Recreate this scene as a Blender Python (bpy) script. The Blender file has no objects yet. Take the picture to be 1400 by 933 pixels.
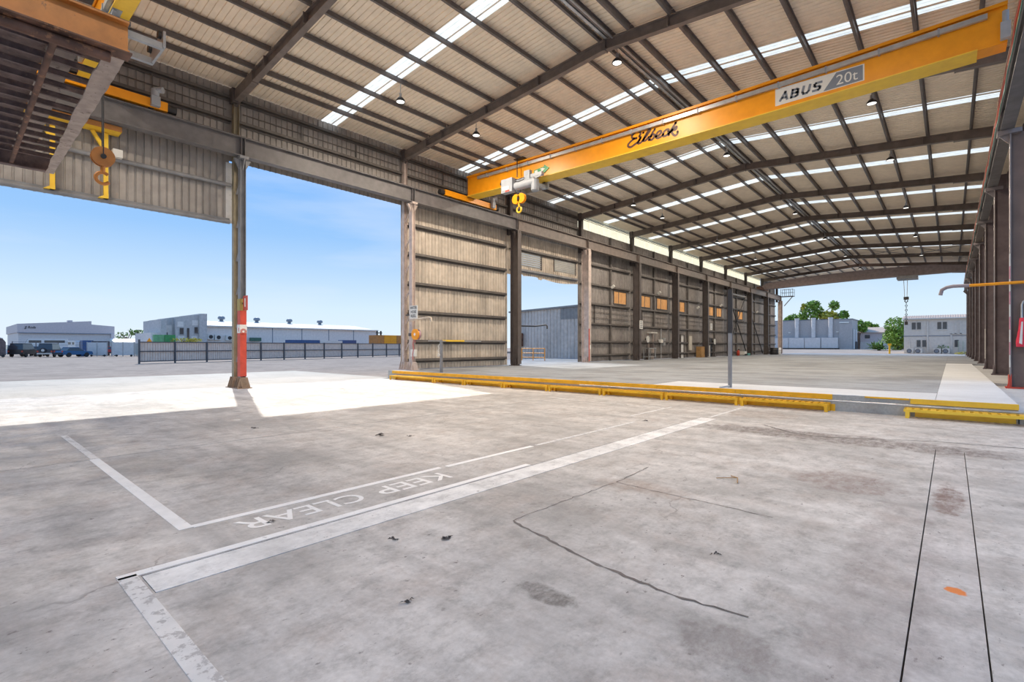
import bpy, bmesh, math, random
from mathutils import Vector, Matrix
random.seed(7)
SC = bpy.context.scene
COL = SC.collection
R = math.radians
F = 682.6; YAW = R(41.344); HY = 473.84; CAMZ = 1.595

# ------------------------------------------------------------------ camera
cd = bpy.data.cameras.new('camera'); cam = bpy.data.objects.new('camera', cd); COL.objects.link(cam)
cd.sensor_width = 36; cd.lens = F / 1400 * 36
cd.shift_y = (HY - 466.5) / 1400
cd.clip_start = .05; cd.clip_end = 2000
cam.location = (0, 0, CAMZ); cam.rotation_euler = (R(90), 0, YAW)
SC.camera = cam

# ------------------------------------------------------------------ sky, sun, exposure
SC.view_settings.view_transform = 'Standard'; SC.view_settings.look = 'None'
SC.view_settings.gamma = 1; SC.view_settings.use_curve_mapping = False
SC.view_settings.exposure = 0.25
w = bpy.data.worlds.new('sky'); SC.world = w; w.use_nodes = True
nt = w.node_tree; N = nt.nodes; L = nt.links; N.clear()
tc = N.new('ShaderNodeTexCoord'); sx = N.new('ShaderNodeSeparateXYZ'); L.new(tc.outputs['Generated'], sx.inputs[0])
rp = N.new('ShaderNodeValToRGB'); L.new(sx.outputs[2], rp.inputs[0])
el = rp.color_ramp.elements
el[0].position = 0.0; el[0].color = (.84, .95, 1.03, 1)
el[1].position = 1.0; el[1].color = (.24, .5, 1.0, 1)
for p, c in ((.07, (.72, .90, 1.04, 1)), (.2, (.35, .62, 1.02, 1)), (.3, (.25, .53, 1.02, 1))):
    e = el.new(p); e.color = c
mp = N.new('ShaderNodeMapping'); mp.inputs['Scale'].default_value = (1.2, 1.2, 7); L.new(tc.outputs['Generated'], mp.inputs[0])
nz = N.new('ShaderNodeTexNoise'); nz.inputs['Scale'].default_value = 2.3; nz.inputs['Detail'].default_value = 5
L.new(mp.outputs[0], nz.inputs[0])
r2 = N.new('ShaderNodeValToRGB'); r2.color_ramp.elements[0].position = .5; r2.color_ramp.elements[1].position = .8
r2.color_ramp.elements[0].color = (0, 0, 0, 1); r2.color_ramp.elements[1].color = (.45, .45, .45, 1)
L.new(nz.outputs[0], r2.inputs[0])
mx = N.new('ShaderNodeMixRGB'); L.new(r2.outputs[0], mx.inputs[0]); L.new(rp.outputs[0], mx.inputs[1]); mx.inputs[2].default_value = (.8, .9, 1.05, 1)
bg = N.new('ShaderNodeBackground'); bg.inputs[1].default_value = .82; L.new(mx.outputs[0], bg.inputs[0])
wo = N.new('ShaderNodeOutputWorld'); L.new(bg.outputs[0], wo.inputs[0])
sl = bpy.data.lights.new('sun', 'SUN'); sl.energy = 3.4; sl.angle = R(.6); sl.color = (1, .95, .86)
sun = bpy.data.objects.new('sun', sl); COL.objects.link(sun)
sun.rotation_euler = Vector((1.08, -.36, -1)).to_track_quat('-Z', 'Y').to_euler()

# ------------------------------------------------------------------ materials
MATS = {}
def newmat(name):
    m = bpy.data.materials.new(name); m.use_nodes = True
    t = m.node_tree; b = t.nodes['Principled BSDF']
    return m, t, b
def noise(t, scale, detail=4, vec=None, rough=.55):
    n = t.nodes.new('ShaderNodeTexNoise'); n.inputs['Scale'].default_value = scale; n.inputs['Detail'].default_value = detail
    n.inputs['Roughness'].default_value = rough
    if vec is not None: t.links.new(vec, n.inputs['Vector'])
    return n.outputs[0]
def ramp(t, fac, stops):
    r = t.nodes.new('ShaderNodeValToRGB'); t.links.new(fac, r.inputs[0]); e = r.color_ramp.elements
    while len(e) < len(stops): e.new(.5)
    for k, (p, c) in enumerate(stops):
        e[k].position = p; e[k].color = (c if hasattr(c, '__len__') else (c, c, c)) + (1,) if hasattr(c, '__len__') else (c, c, c, 1)
    return r.outputs[0]
def mix(t, fac, a, b, mode='MIX'):
    m = t.nodes.new('ShaderNodeMixRGB'); m.blend_type = mode
    for k, v in ((0, fac), (1, a), (2, b)):
        if isinstance(v, (int, float)): m.inputs[k].default_value = v if k == 0 else (v, v, v, 1)
        elif isinstance(v, tuple): m.inputs[k].default_value = v + (1,)
        else: t.links.new(v, m.inputs[k])
    return m.outputs[0]
def pos(t, scale=(1, 1, 1)):
    g = t.nodes.new('ShaderNodeNewGeometry'); m = t.nodes.new('ShaderNodeMapping'); m.inputs['Scale'].default_value = scale
    t.links.new(g.outputs['Position'], m.inputs[0]); return m.outputs[0]
def bump(t, b, h, strength=.2, dist=.02):
    n = t.nodes.new('ShaderNodeBump'); n.inputs['Strength'].default_value = strength; n.inputs['Distance'].default_value = dist
    t.links.new(h, n.inputs['Height']); t.links.new(n.outputs[0], b.inputs['Normal'])
def paint(name, col, var=.12, rough=.55, metal=0., rust=None, rustamt=.6, scale=3., grime=.0):
    if name in MATS: return MATS[name]
    m, t, b = newmat(name); v = pos(t)
    n = noise(t, scale, 5, v)
    d = tuple(c * (1 - var * 2) for c in col); u = tuple(min(1, c * (1 + var)) for c in col)
    c = ramp(t, n, [(.3, d), (.7, u)])
    if rust:
        r = ramp(t, noise(t, scale * 2.2, 8, v, .7), [(rustamt, 0.), (min(1, rustamt + .06), 1.)])
        c = mix(t, r, c, rust)
    if grime:
        gr = ramp(t, noise(t, .9, 6, pos(t, (1.5, 1.5, .35)), .65), [(.42, 1.), (.72, 1 - grime)])
        c = mix(t, 1., c, gr, 'MULTIPLY')
    t.links.new(c, b.inputs['Base Color'])
    b.inputs['Roughness'].default_value = rough; b.inputs['Metallic'].default_value = metal
    MATS[name] = m; return m
def concrete(name, base, dark=.62, stain=1., tint=(.40, .34, .30), pits=True, rough=.7, streak=(1, 1, 1), marks=False):
    m, t, b = newmat(name); v = pos(t)
    big = noise(t, .35, 6, v, .6); med = noise(t, 1.6, 8, v, .68); fine = noise(t, 26, 3, v)
    c = ramp(t, big, [(.32, tuple(k * dark for k in base)), (.5, base), (.68, tuple(min(1, k * 1.12) for k in base))])
    s = ramp(t, med, [(.48, 0.), (.68, .6 * stain)])
    c = mix(t, s, c, tint)
    c = mix(t, .35, c, ramp(t, fine, [(.3, .35), (.7, .9)]), 'SOFT_LIGHT')
    st = ramp(t, noise(t, 1.1, 7, pos(t, streak), .6), [(.50, 0.), (.70, .5 * stain)])
    c = mix(t, st, c, tuple(k * .5 for k in base))
    if pits:
        g1 = ramp(t, noise(t, 5., 14, pos(t, (1, .6, 1)), .78), [(.36, .66), (.50, .97), (.64, 1.12)])
        c = mix(t, 1., c, g1, 'MULTIPLY')
        pat = ramp(t, noise(t, .75, 9, pos(t, (.8, 1.3, 1)), .68), [(.45, 0.), (.66, .55)])
        c = mix(t, pat, c, tuple(k * .52 for k in base))
        lt = ramp(t, noise(t, .9, 7, pos(t, (.5, 1.4, 1)), .62), [(.56, 0.), (.74, .4)])
        c = mix(t, lt, c, tuple(min(1, k * 1.45) for k in base))
        sp = ramp(t, noise(t, 17., 7, pos(t, (1, .55, .01)), .72), [(.615, 0.), (.66, .95)])
        c = mix(t, mix(t, 1., sp, ramp(t, noise(t, .7, 5, v, .7), [(.40, .1), (.58, 1.)]), 'MULTIPLY'), c, (.15, .13, .125))
        for psc, lo, ksc, k0, sx_ in ((6.2, .13, .9, .47, (1, .6, .01)), (2.4, .07, .6, .45, (1, .5, .01))):
            vo = t.nodes.new('ShaderNodeTexVoronoi'); vo.inputs['Scale'].default_value = psc; t.links.new(pos(t, sx_), vo.inputs['Vector'])
            ad = t.nodes.new('ShaderNodeMath'); ad.operation = 'MULTIPLY_ADD'; t.links.new(noise(t, psc * 2.5, 4, v, .7), ad.inputs[0]); ad.inputs[1].default_value = .42; t.links.new(vo.outputs['Distance'], ad.inputs[2])
            p = ramp(t, ad.outputs[0], [(lo + .04, 1.), (lo + .075, 0.)])
            keep = ramp(t, noise(t, ksc, 6, v, .75), [(k0, 0.), (k0 + .09, 1.)])
            c = mix(t, mix(t, 1., p, keep, 'MULTIPLY'), c, (.11, .10, .095))
        vo2 = t.nodes.new('ShaderNodeTexVoronoi'); vo2.feature = 'DISTANCE_TO_EDGE'; vo2.inputs['Scale'].default_value = .33
        wv = t.nodes.new('ShaderNodeVectorMath'); wv.operation = 'MULTIPLY_ADD'
        nn = t.nodes.new('ShaderNodeTexNoise'); nn.inputs['Scale'].default_value = 1.3; nn.inputs['Detail'].default_value = 6; t.links.new(v, nn.inputs['Vector'])
        t.links.new(nn.outputs[1], wv.inputs[0]); wv.inputs[1].default_value = (.9, .9, 0); t.links.new(v, wv.inputs[2]); t.links.new(wv.outputs[0], vo2.inputs['Vector'])
        cr = ramp(t, vo2.outputs['Distance'], [(.001, .5), (.003, 0.)])
        crk = mix(t, 1., cr, ramp(t, noise(t, .5, 2, v), [(.54, 0.), (.6, 1.)]), 'MULTIPLY')
        c = mix(t, crk, c, (.13, .11, .10))
    if marks:      # oil and rust stains where they lie on the slab
        for (x, y, rx, ry, amt, col) in ((-1.6, 10.2, 2.6, .55, .75, (.15, .12, .11)), (-.95, 7.0, .55, .55, .55, (.22, .15, .13)), (-.02, 6.9, .13, .7, .8, (.20, .13, .11)), (-1.95, 2.55, .22, .10, .7, (.13, .12, .11)),
                                      (-.9, 2.75, .28, .22, .5, (.19, .16, .15)), (.02, 4.35, .055, .06, 1.2, (.75, .22, .04)), (-2.6, 5.2, .6, .25, .4, (.25, .17, .13)), (-.35, 4.2, .3, 2.6, .35, (.28, .23, .22)), (-3.3, 12.6, .8, .7, .45, (.26, .20, .16)), (.0, 2.75, .05, .09, .9, (.08, .07, .07))):
            mpn = t.nodes.new('ShaderNodeMapping'); mpn.vector_type = 'TEXTURE'; mpn.inputs['Location'].default_value = (x, y, 0); mpn.inputs['Scale'].default_value = (rx, ry, 1)
            t.links.new(v, mpn.inputs[0])
            ln = t.nodes.new('ShaderNodeVectorMath'); ln.operation = 'LENGTH'; t.links.new(mpn.outputs[0], ln.inputs[0])
            wn = noise(t, 3.5 / max(rx, .12) ** .5, 6, v, .7)
            sm = t.nodes.new('ShaderNodeMath'); sm.operation = 'MULTIPLY_ADD'; t.links.new(wn, sm.inputs[0]); sm.inputs[1].default_value = -1.5; t.links.new(ln.outputs['Value'], sm.inputs[2])
            f = mix(t, 1., ramp(t, sm.outputs[0], [(0., amt * 1.25), (.35, 0.)]), ramp(t, noise(t, 9., 10, pos(t, (1, .5, 1)), .8), [(.40, .25), (.60, 1.)]), 'MULTIPLY') if rx > .06 else ramp(t, sm.outputs[0], [(0., amt), (.28, 0.)])
            c = mix(t, f, c, col)
    t.links.new(c, b.inputs['Base Color'])
    b.inputs['Roughness'].default_value = rough
    bump(t, b, mix(t, .5, fine, med), .15, .01)
    MATS[name] = m; return m
def translucent(name, col, glow=.0):
    m = bpy.data.materials.new(name); m.use_nodes = True; t = m.node_tree; t.nodes.clear()
    o = t.nodes.new('ShaderNodeOutputMaterial'); tr = t.nodes.new('ShaderNodeBsdfTranslucent'); df = t.nodes.new('ShaderNodeBsdfDiffuse')
    c = ramp(t, noise(t, 2.5, 4, pos(t)), [(.35, tuple(k * .85 for k in col)), (.65, col)])
    t.links.new(c, tr.inputs[0]); t.links.new(c, df.inputs[0])
    s = t.nodes.new('ShaderNodeMixShader'); s.inputs[0].default_value = .1; t.links.new(tr.outputs[0], s.inputs[1]); t.links.new(df.outputs[0], s.inputs[2])
    t.links.new(s.outputs[0], o.inputs[0]); MATS[name] = m; return m
def emit(name, col, st):
    m = bpy.data.materials.new(name); m.use_nodes = True; t = m.node_tree; b = t.nodes['Principled BSDF']
    b.inputs['Base Color'].default_value = col + (1,); b.inputs['Emission Color'].default_value = col + (1,); b.inputs['Emission Strength'].default_value = st
    MATS[name] = m; return m
def glass(name, col, rough=.1):
    m, t, b = newmat(name); b.inputs['Base Color'].default_value = col + (1,); b.inputs['Roughness'].default_value = rough
    b.inputs['Specular IOR Level'].default_value = .8; MATS[name] = m; return m

floor_m = concrete('floor_concrete', (.575, .55, .525), marks=True, streak=(.35, 2.2, 1))
strip_m = concrete('rail_infill', (.86, .85, .83), .92, .35, tint=(.6, .58, .56), streak=(2.5, .25, 1))
strip2_m = concrete('rail_infill_stained', (.56, .53, .51), .8, .8, marks=True)
plat_m = concrete('platform_concrete', (.305, .33, .36), .5, 1.5, tint=(.24, .24, .25), pits=False, streak=(.3, 2.5, 1))
fresh_m = concrete('fresh_concrete', (.66, .69, .72), .85, .3, tint=(.5, .5, .5), pits=False, streak=(.3, 2.5, 1))
apron_m = concrete('apron_concrete', (.38, .345, .30), .85, .5, tint=(.28, .23, .18), pits=False, streak=(.5, 2, 1))
bare_m = concrete('bare_concrete', (.40, .40, .385), .6, 1., pits=False)
gravel_m = concrete('gravel', (.31, .25, .21), .75, .8, tint=(.15, .12, .095), pits=False, rough=.95)
yard_m = concrete('far_yard', (.38, .31, .26), .85, .5, pits=False, rough=.95)
sheetf_m = paint('far_wall_sheet_dimmed', (.35, .32, .30), .1, .5, 0, None, grime=.4)  # same cladding darkened, the far bays' dimmer light put into the colour
sheet_m = paint('wall_sheet', (.66, .575, .48), .08, .5, 0, None, grime=.4)  # near bays' cladding, reflected floor light put into the paler colour
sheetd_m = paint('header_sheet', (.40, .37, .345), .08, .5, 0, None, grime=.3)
roof_m = paint('roof_sheet', (.96, .83, .66), .04, .55)
steel_m = paint('brown_steel', (.105, .088, .083), .12, .5, 0, (.16, .085, .05), .68)
rafter_m = paint('rafter_steel', (.20, .165, .145), .12, .5, 0, (.15, .085, .05), .66)
purlin_m = paint('purlin_steel', (.165, .145, .14), .1, .45)
girt_m = paint('girt_steel', (.14, .125, .115), .12, .5)
grey_m = paint('grey_steel', (.27, .275, .29), .1, .5, 0, None, grime=.25)
beam_m = paint('runway_steel', (.17, .162, .165), .12, .5, 0, (.15, .08, .05), .72)
pink_m = paint('primer_steel', (.60, .50, .45), .12, .55, 0, (.30, .16, .08), .62)
olive_m = paint('weathered_post', (.30, .255, .17), .12, .55)
purple_m = paint('dark_plate', (.17, .135, .145), .12, .5, 0, (.19, .10, .07), .66)
brownwall_m = paint('brown_wall', (.21, .15, .125), .15, .7, 0, (.24, .18, .14), .64, scale=.9)
orange_m = paint('crane_orange', (.98, .37, .008), .05, .4)
orange2_m = paint('old_orange', (.55, .22, .05), .12, .5, 0, (.2, .1, .05), .63)
yellow_m = paint('safety_yellow', (.90, .49, .015), .08, .5, 0, (.23, .10, .05), .66, scale=4)
yellowc_m = paint('yellow_clean_and_lit', (1., .62, .05), .06, .45)  # clean yellow paint; on the crane flanges a stand-in for floor light
rust_m = paint('rusty_steel', (.16, .085, .06), .3, .8, 0, (.30, .15, .08), .55, scale=2.5)
rustl_m = paint('rusty_flange', (.40, .33, .29), .15, .75, 0, (.10, .065, .055), .60, scale=4)
rustd_m = paint('rusty_dark', (.17, .125, .12), .25, .8, 0, (.22, .15, .13), .57, scale=5)
hoist_m = paint('hoist_grey', (.36, .39, .43), .08, .4)
dark_m = paint('dark_rubber', (.025, .025, .028), .1, .6)
black_m = paint('black_paint', (.03, .03, .033), .1, .45)
galv_m = paint('galvanised', (.52, .53, .54), .1, .35, .5)
white_m = paint('white_paint', (.82, .82, .81), .05, .5)
worn_m = paint('worn_white', (.93, .92, .90), .04, .6, 0, (.66, .64, .62), .60, scale=5)
faint_m = paint('faint_white', (.76, .75, .735), .05, .65, 0, (.48, .465, .455), .52, scale=5)
red_m = paint('red_paint', (.62, .075, .04), .1, .5, 0, (.5, .2, .12), .72)
redflag_m = paint('red_fabric', (.75, .05, .09), .1, .8)
fence_m = paint('fence_sheet', (.82, .67, .57), .06, .6)
fpost_m = paint('fence_steel', (.10, .10, .11), .1, .5)
bluewall_m = paint('blue_grey_wall', (.56, .53, .52), .08, .6)
shedwall_m = paint('pale_shed_wall', (.80, .74, .70), .05, .6)
lilac_m = paint('lilac_grey_wall', (.62, .54, .54), .04, .6)
lilac2_m = paint('pale_lilac_wall', (.70, .64, .62), .04, .6)
paleroof_m = paint('pale_roof', (.72, .70, .66), .05, .6)
greybld_m = paint('grey_cabin', (.46, .43, .42), .05, .6)
greybld2_m = paint('grey_cabinet', (.70, .66, .64), .05, .6)
duct_m = paint('duct_metal', (.72, .68, .66), .08, .4)
beige_m = paint('beige_cabin', (.68, .63, .57), .05, .6)
tan_m = paint('tan_roof', (.60, .46, .37), .05, .7)
shedsheet_m = paint('zinc_sheet', (.66, .60, .55), .08, .45, 0, None, grime=.3)
shedsheetd_m = paint('zinc_sheet_dark', (.28, .275, .27), .08, .45)
leaf_m = paint('leaf_green', (.27, .42, .06), .35, .6, scale=1.3)
leafy_m = paint('leaf_yellow', (.62, .55, .08), .3, .6, scale=1.3)
leafd_m = paint('leaf_dark', (.16, .29, .06), .35, .6, scale=1.3)
trunk_m = paint('bark', (.16, .11, .08), .2, .9)
sky_m = translucent('skylight_sheet', (.99, .94, .80))
cler_m = translucent('clerestory_sheet', (.99, .90, .64))
win_m = translucent('amber_fibreglass', (.62, .30, .11))
lampe_m = emit('lamp_disc', (1, .97, .9), 1.6)
glass_m = glass('dark_glass', (.04, .045, .055))
green_m = paint('green_sheet', (.06, .30, .10), .1, .6)
dgreen_m = paint('dark_green', (.07, .16, .11), .1, .6)
signw_m = paint('sign_white', (.80, .79, .74), .03, .5)
signg_m = paint('sign_grey', (.22, .25, .30), .03, .5)
navy_m = paint('dark_blue', (.04, .10, .25), .1, .5)
tarp_m = paint('blue_sheet', (.06, .16, .38), .1, .6)
tan2_m = paint('timber', (.45, .26, .10), .15, .7)
letter_m = paint('letter_brown', (.10, .05, .035), .05, .5)
exit_m = paint('exit_green', (.02, .32, .10), .05, .4)
def car_paint(name, c): return paint(name, c, .02, .3)

# ------------------------------------------------------------------ mesh helpers
WL = {}
class MB:
    def __init__(s): s.v = []; s.f = []; s.sm = []
    def add(s, vs, fs, smooth=False):
        o = len(s.v); s.v += [tuple(p) for p in vs]
        for f in fs: s.f.append(tuple(i + o for i in f)); s.sm.append(smooth)
        return s
    def box(s, x0, x1, y0, y1, z0, z1):
        x0, x1 = min(x0, x1), max(x0, x1); y0, y1 = min(y0, y1), max(y0, y1); z0, z1 = min(z0, z1), max(z0, z1)
        vs = [(x, y, z) for z in (z0, z1) for y in (y0, y1) for x in (x0, x1)]
        return s.add(vs, [(0, 2, 3, 1), (4, 5, 7, 6), (0, 1, 5, 4), (2, 6, 7, 3), (0, 4, 6, 2), (1, 3, 7, 5)])
    def bar(s, p0, p1, wd, h, up=(0, 0, 1), ox=0, oz=0):
        p0 = Vector(p0); p1 = Vector(p1); d = (p1 - p0).normalized(); u = Vector(up); r = d.cross(u).normalized(); u = r.cross(d).normalized()
        vs = []
        for p in (p0, p1):
            for a, b in ((-1, -1), (1, -1), (1, 1), (-1, 1)): vs.append(p + r * (a * wd / 2 + ox) + u * (b * h / 2 + oz))
        return s.add(vs, [(3, 2, 1, 0), (4, 5, 6, 7), (0, 1, 5, 4), (1, 2, 6, 5), (2, 3, 7, 6), (3, 0, 4, 7)])
    def ibeam(s, p0, p1, h, bw, tf=.02, tw=.014, up=(0, 0, 1)):
        s.bar(p0, p1, tw, h - 2 * tf, up); s.bar(p0, p1, bw, tf, up, 0, h / 2 - tf / 2); s.bar(p0, p1, bw, tf, up, 0, -h / 2 + tf / 2); return s
    def cyl(s, p0, p1, r, n=12, r1=None, caps=True):
        p0 = Vector(p0); p1 = Vector(p1); d = (p1 - p0).normalized(); r1 = r if r1 is None else r1
        a = d.orthogonal().normalized(); b = d.cross(a)
        vs = [p + (a * math.cos(2 * math.pi * k / n) + b * math.sin(2 * math.pi * k / n)) * q for p, q in ((p0, r), (p1, r1)) for k in range(n)]
        s.add(vs, [(k, (k + 1) % n, n + (k + 1) % n, n + k) for k in range(n)], True)
        if caps: s.add(vs, [tuple(range(n - 1, -1, -1)), tuple(range(n, 2 * n))])
        return s
    def tube(s, pts, r, n=8, closed=False):
        P = [Vector(p) for p in pts]; m = len(P); rings = []; a = None
        for i, p in enumerate(P):
            d = (P[(i + 1) % m] - P[i - 1]) if closed or 0 < i < m - 1 else (P[1] - P[0] if i == 0 else P[-1] - P[-2])
            d = d.normalized()
            a = d.orthogonal().normalized() if a is None else (a - d * a.dot(d)).normalized()
            b = d.cross(a); rings.append([p + (a * math.cos(2 * math.pi * k / n) + b * math.sin(2 * math.pi * k / n)) * r for k in range(n)])
        vs = [q for g in rings for q in g]; fs = []
        for i in range(m if closed else m - 1):
            for k in range(n): fs.append((i * n + k, i * n + (k + 1) % n, ((i + 1) % m) * n + (k + 1) % n, ((i + 1) % m) * n + k))
        s.add(vs, fs, True)
        if not closed: s.add(vs, [tuple(range(n - 1, -1, -1)), tuple(range((m - 1) * n, m * n))])
        return s
    def prism(s, poly, axis, a0, a1):
        # poly: 2D points in the plane perpendicular to axis ('x': (y,z), 'y': (x,z), 'z': (x,y))
        def P(q, a): return {'x': (a, q[0], q[1]), 'y': (q[0], a, q[1]), 'z': (q[0], q[1], a)}[axis]
        n = len(poly); vs = [P(q, a0) for q in poly] + [P(q, a1) for q in poly]
        area = sum(poly[i][0] * poly[(i + 1) % n][1] - poly[(i + 1) % n][0] * poly[i][1] for i in range(n))
        flip = (area > 0) ^ (axis == 'y') ^ (a1 < a0)
        fs = [tuple(range(n - 1, -1, -1)), tuple(range(n, 2 * n))] + [(k, (k + 1) % n, n + (k + 1) % n, n + k) for k in range(n)]
        if not flip: fs = [f[::-1] for f in fs]
        return s.add(vs, fs)
    def disc(s, c, nrm, r, n=20):
        c = Vector(c); d = Vector(nrm).normalized(); a = d.orthogonal().normalized(); b = d.cross(a)
        return s.add([c + (a * math.cos(2 * math.pi * k / n) + b * math.sin(2 * math.pi * k / n)) * r for k in range(n)], [tuple(range(n))])
    def torus(s, c, nrm, R_, r, n=24, m=8, a0=0, a1=2 * math.pi):
        c = Vector(c); d = Vector(nrm).normalized(); a = d.orthogonal().normalized(); b = d.cross(a)
        full = a1 - a0 > 6.28
        pts = [c + (a * math.cos(a0 + (a1 - a0) * k / n) + b * math.sin(a0 + (a1 - a0) * k / n)) * R_ for k in range(n if full else n + 1)]
        return s.tube(pts, r, m, full)
    def lathe(s, c, prof, n=18):
        c = Vector(c); vs = []
        for r, z in prof: vs += [(c.x + r * math.cos(2 * math.pi * k / n), c.y + r * math.sin(2 * math.pi * k / n), c.z + z) for k in range(n)]
        fs = [(i * n + k, i * n + (k + 1) % n, (i + 1) * n + (k + 1) % n, (i + 1) * n + k) for i in range(len(prof) - 1) for k in range(n)]
        return s.add(vs, fs, True)
    def mesh(s, name, mat, off=(0, 0, 0)):
        me = bpy.data.meshes.new(name); o = Vector(off)
        me.from_pydata([tuple(Vector(p) - o) for p in s.v], [], s.f)
        me.polygons.foreach_set('use_smooth', s.sm); me.materials.append(mat); me.update()
        return me
    def build(s, name, mat, parent=None, local=False, label=None, kind=None, cat=None, group=None):
        if parent is None:
            xs, ys, zs = zip(*s.v); off = Vector(((min(xs) + max(xs)) / 2, (min(ys) + max(ys)) / 2, min(zs)))
        else: off = Vector((0, 0, 0)) if local else WL[parent.name]
        o = bpy.data.objects.new(name, s.mesh(name, mat, off)); COL.objects.link(o)
        if parent is None: o.location = off; WL[o.name] = off
        else: o.parent = parent; WL[o.name] = off
        tag(o, label, cat, group, kind); return o
def tag(o, label=None, cat=None, group=None, kind=None):
    for k, v in (('label', label), ('category', cat), ('group', group), ('kind', kind)):
        if v: o[k] = v
    return o
def thing(name, loc, label, cat, group=None, rz=0):
    o = bpy.data.objects.new(name, None); COL.objects.link(o); o.location = loc; o.rotation_euler = (0, 0, rz); o.empty_display_size = .2
    WL[o.name] = Vector(loc); return tag(o, label, cat, group)
def struct(name): 
    o = bpy.data.objects.new(name, None); COL.objects.link(o); WL[o.name] = Vector((0, 0, 0)); o['kind'] = 'structure'; return o
def inst(o, parent, dloc):      # a further copy of a part, sharing its mesh
    c = o.copy(); COL.objects.link(c); c.parent = parent; c.location = Vector(o.location) + Vector(dloc); WL[c.name] = Vector((0, 0, 0)); return c
def copy_thing(root, loc, label, rz=None):
    c = root.copy(); COL.objects.link(c); c.location = loc; c['label'] = label; WL[c.name] = Vector(loc)
    if rz is not None: c.rotation_euler = (0, 0, rz)
    for ch in list(root.children):
        d = ch.copy(); COL.objects.link(d); d.parent = c
        for g in list(ch.children):
            e = g.copy(); COL.objects.link(e); e.parent = d
    return c
def corr(mb, a0, a1, pitch, dep, fn):
    # trapezoidal profile from a0 to a1; fn(a, d) -> two end points of the rib line
    pts = []; a = a0
    while a < a1 - 1e-6:
        for da, d in ((0, 0), (.70, 0), (.76, 1), (.94, 1)):
            q = a + da * pitch
            if q <= a1: pts.append((q, d * dep))
        a += pitch
    pts.append((a1, 0))
    vs = []
    for q, d in pts: vs += list(fn(q, d))
    mb.add(vs, [(2 * i, 2 * i + 1, 2 * i + 3, 2 * i + 2) for i in range(len(pts) - 1)]); return mb
def text(body, name, mat, parent, origin, ux, uy, width, height, depth=.004, bold=0., shear=0.):
    cu = bpy.data.curves.new(name, 'FONT'); cu.body = body; cu.offset = bold; cu.shear = shear; cu.extrude = 0.0; cu.align_x = 'LEFT'
    to = bpy.data.objects.new(name, cu); COL.objects.link(to)
    bpy.context.view_layer.update()
    me = bpy.data.meshes.new_from_object(to.evaluated_get(bpy.context.evaluated_depsgraph_get()))
    COL.objects.unlink(to); bpy.data.objects.remove(to)
    xs = [v.co.x for v in me.vertices]; ys = [v.co.y for v in me.vertices]; x0, y0 = min(xs), min(ys); sx_ = width / (max(xs) - x0); sy_ = height / (max(ys) - y0)
    o0 = Vector(origin); ux = Vector(ux); uy = Vector(uy); n = ux.cross(uy)
    off = WL[parent.name]
    for v in me.vertices: v.co = o0 + ux * ((v.co.x - x0) * sx_) + uy * ((v.co.y - y0) * sy_) + n * depth - off
    me.materials.clear(); me.materials.append(mat); me.name = name
    o = bpy.data.objects.new(name, me); COL.objects.link(o); o.parent = parent; WL[o.name] = off; return o
def stroke(mb, pts, wd, y, n=-1):   # flat ribbon in the XZ plane at y
    P = [Vector((p[0], p[1])) for p in pts]
    Q = []
    for i in range(len(P) - 1):      # smooth a little
        a, b = P[i], P[i + 1]; pa = P[i - 1] if i else a; pb = P[i + 2] if i + 2 < len(P) else b
        for k in range(5):
            t = k / 5; Q.append(.5 * ((2 * a) + (b - pa) * t + (2 * pa - 5 * a + 4 * b - pb) * t * t + (3 * a - pa - 3 * b + pb) * t ** 3))
    Q.append(P[-1]); vs = []
    for i, q in enumerate(Q):
        d = (Q[min(i + 1, len(Q) - 1)] - Q[max(i - 1, 0)]).normalized(); nn = Vector((-d.y, d.x)) * wd / 2
        vs += [(q.x + nn.x, y, q.y + nn.y), (q.x - nn.x, y, q.y - nn.y)]
    mb.add(vs, [(2 * i, 2 * i + 1, 2 * i + 3, 2 * i + 2) for i in range(len(Q) - 1)])
    for q in (Q[0], Q[-1]): mb.add([(q.x + wd / 2 * math.cos(k * .5236), y, q.y + wd / 2 * math.sin(k * .5236)) for k in range(12)], [tuple(range(12))])

Y0 = 7.49; PZ = .40; EY = 14.53
F_ = lambda i: Y0 + 8 * i
FR = [Y0 + 8 * i for i in range(-2, 11)]           # frame lines
RX = -9.2
def rz(x, base): return base - .083 * abs(x - RX)  # sloping roof levels
RB, RT, RS = 12.08, 12.47, 12.70                   # rafter bottom, rafter top, roof sheet at ridge
XL, XR = -21.4, 2.4
ORD = ['first', 'second', 'third', 'fourth', 'fifth', 'sixth', 'seventh', 'eighth', 'ninth', 'tenth', 'eleventh', 'twelfth', 'thirteenth']

# ================================================================== GROUND AND FLOORS
gr = struct('ground')
m = MB(); m.box(-400, -32.3, -300, 300, -.6, -.05); m.box(-32.3, 300, EY + .6, 90, -.6, -.05); m.box(-32.3, 300, -300, -12, -.6, -.05); m.box(8, 300, -12, EY + .6, -.6, -.05); m.box(-32.3, 8, -12, EY + .6, -.6, -.16)
m.build('gravel_yard', gravel_m, gr)
m = MB(); m.prism([(88, .38), (100, .38), (122, .9), (400, .9), (400, -.5), (88, -.5)], 'x', -140, 200); m.build('asphalt_yard', yard_m, gr)
plinth_m = concrete('plinth_concrete', (.46, .475, .49), .8, .6, pits=False)
fl = struct('floor')
def slab(x0, x1, y0, y1, mat, z=0., name='concrete_slab'):
    return MB().box(x0, x1, y0, y1, z - .15, z).build(name, mat, fl)
slab(-21.5, -9.112, -12, EY, floor_m)
slab(-9.088, -4.225, -12, EY, floor_m)
slab(-4.225, -3.86, -12, .9, floor_m); slab(-4.213, -3.872, .905, 11.2, strip_m, 0., 'rail_infill_strip'); slab(-4.225, -3.86, 11.2, EY, floor_m)
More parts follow.
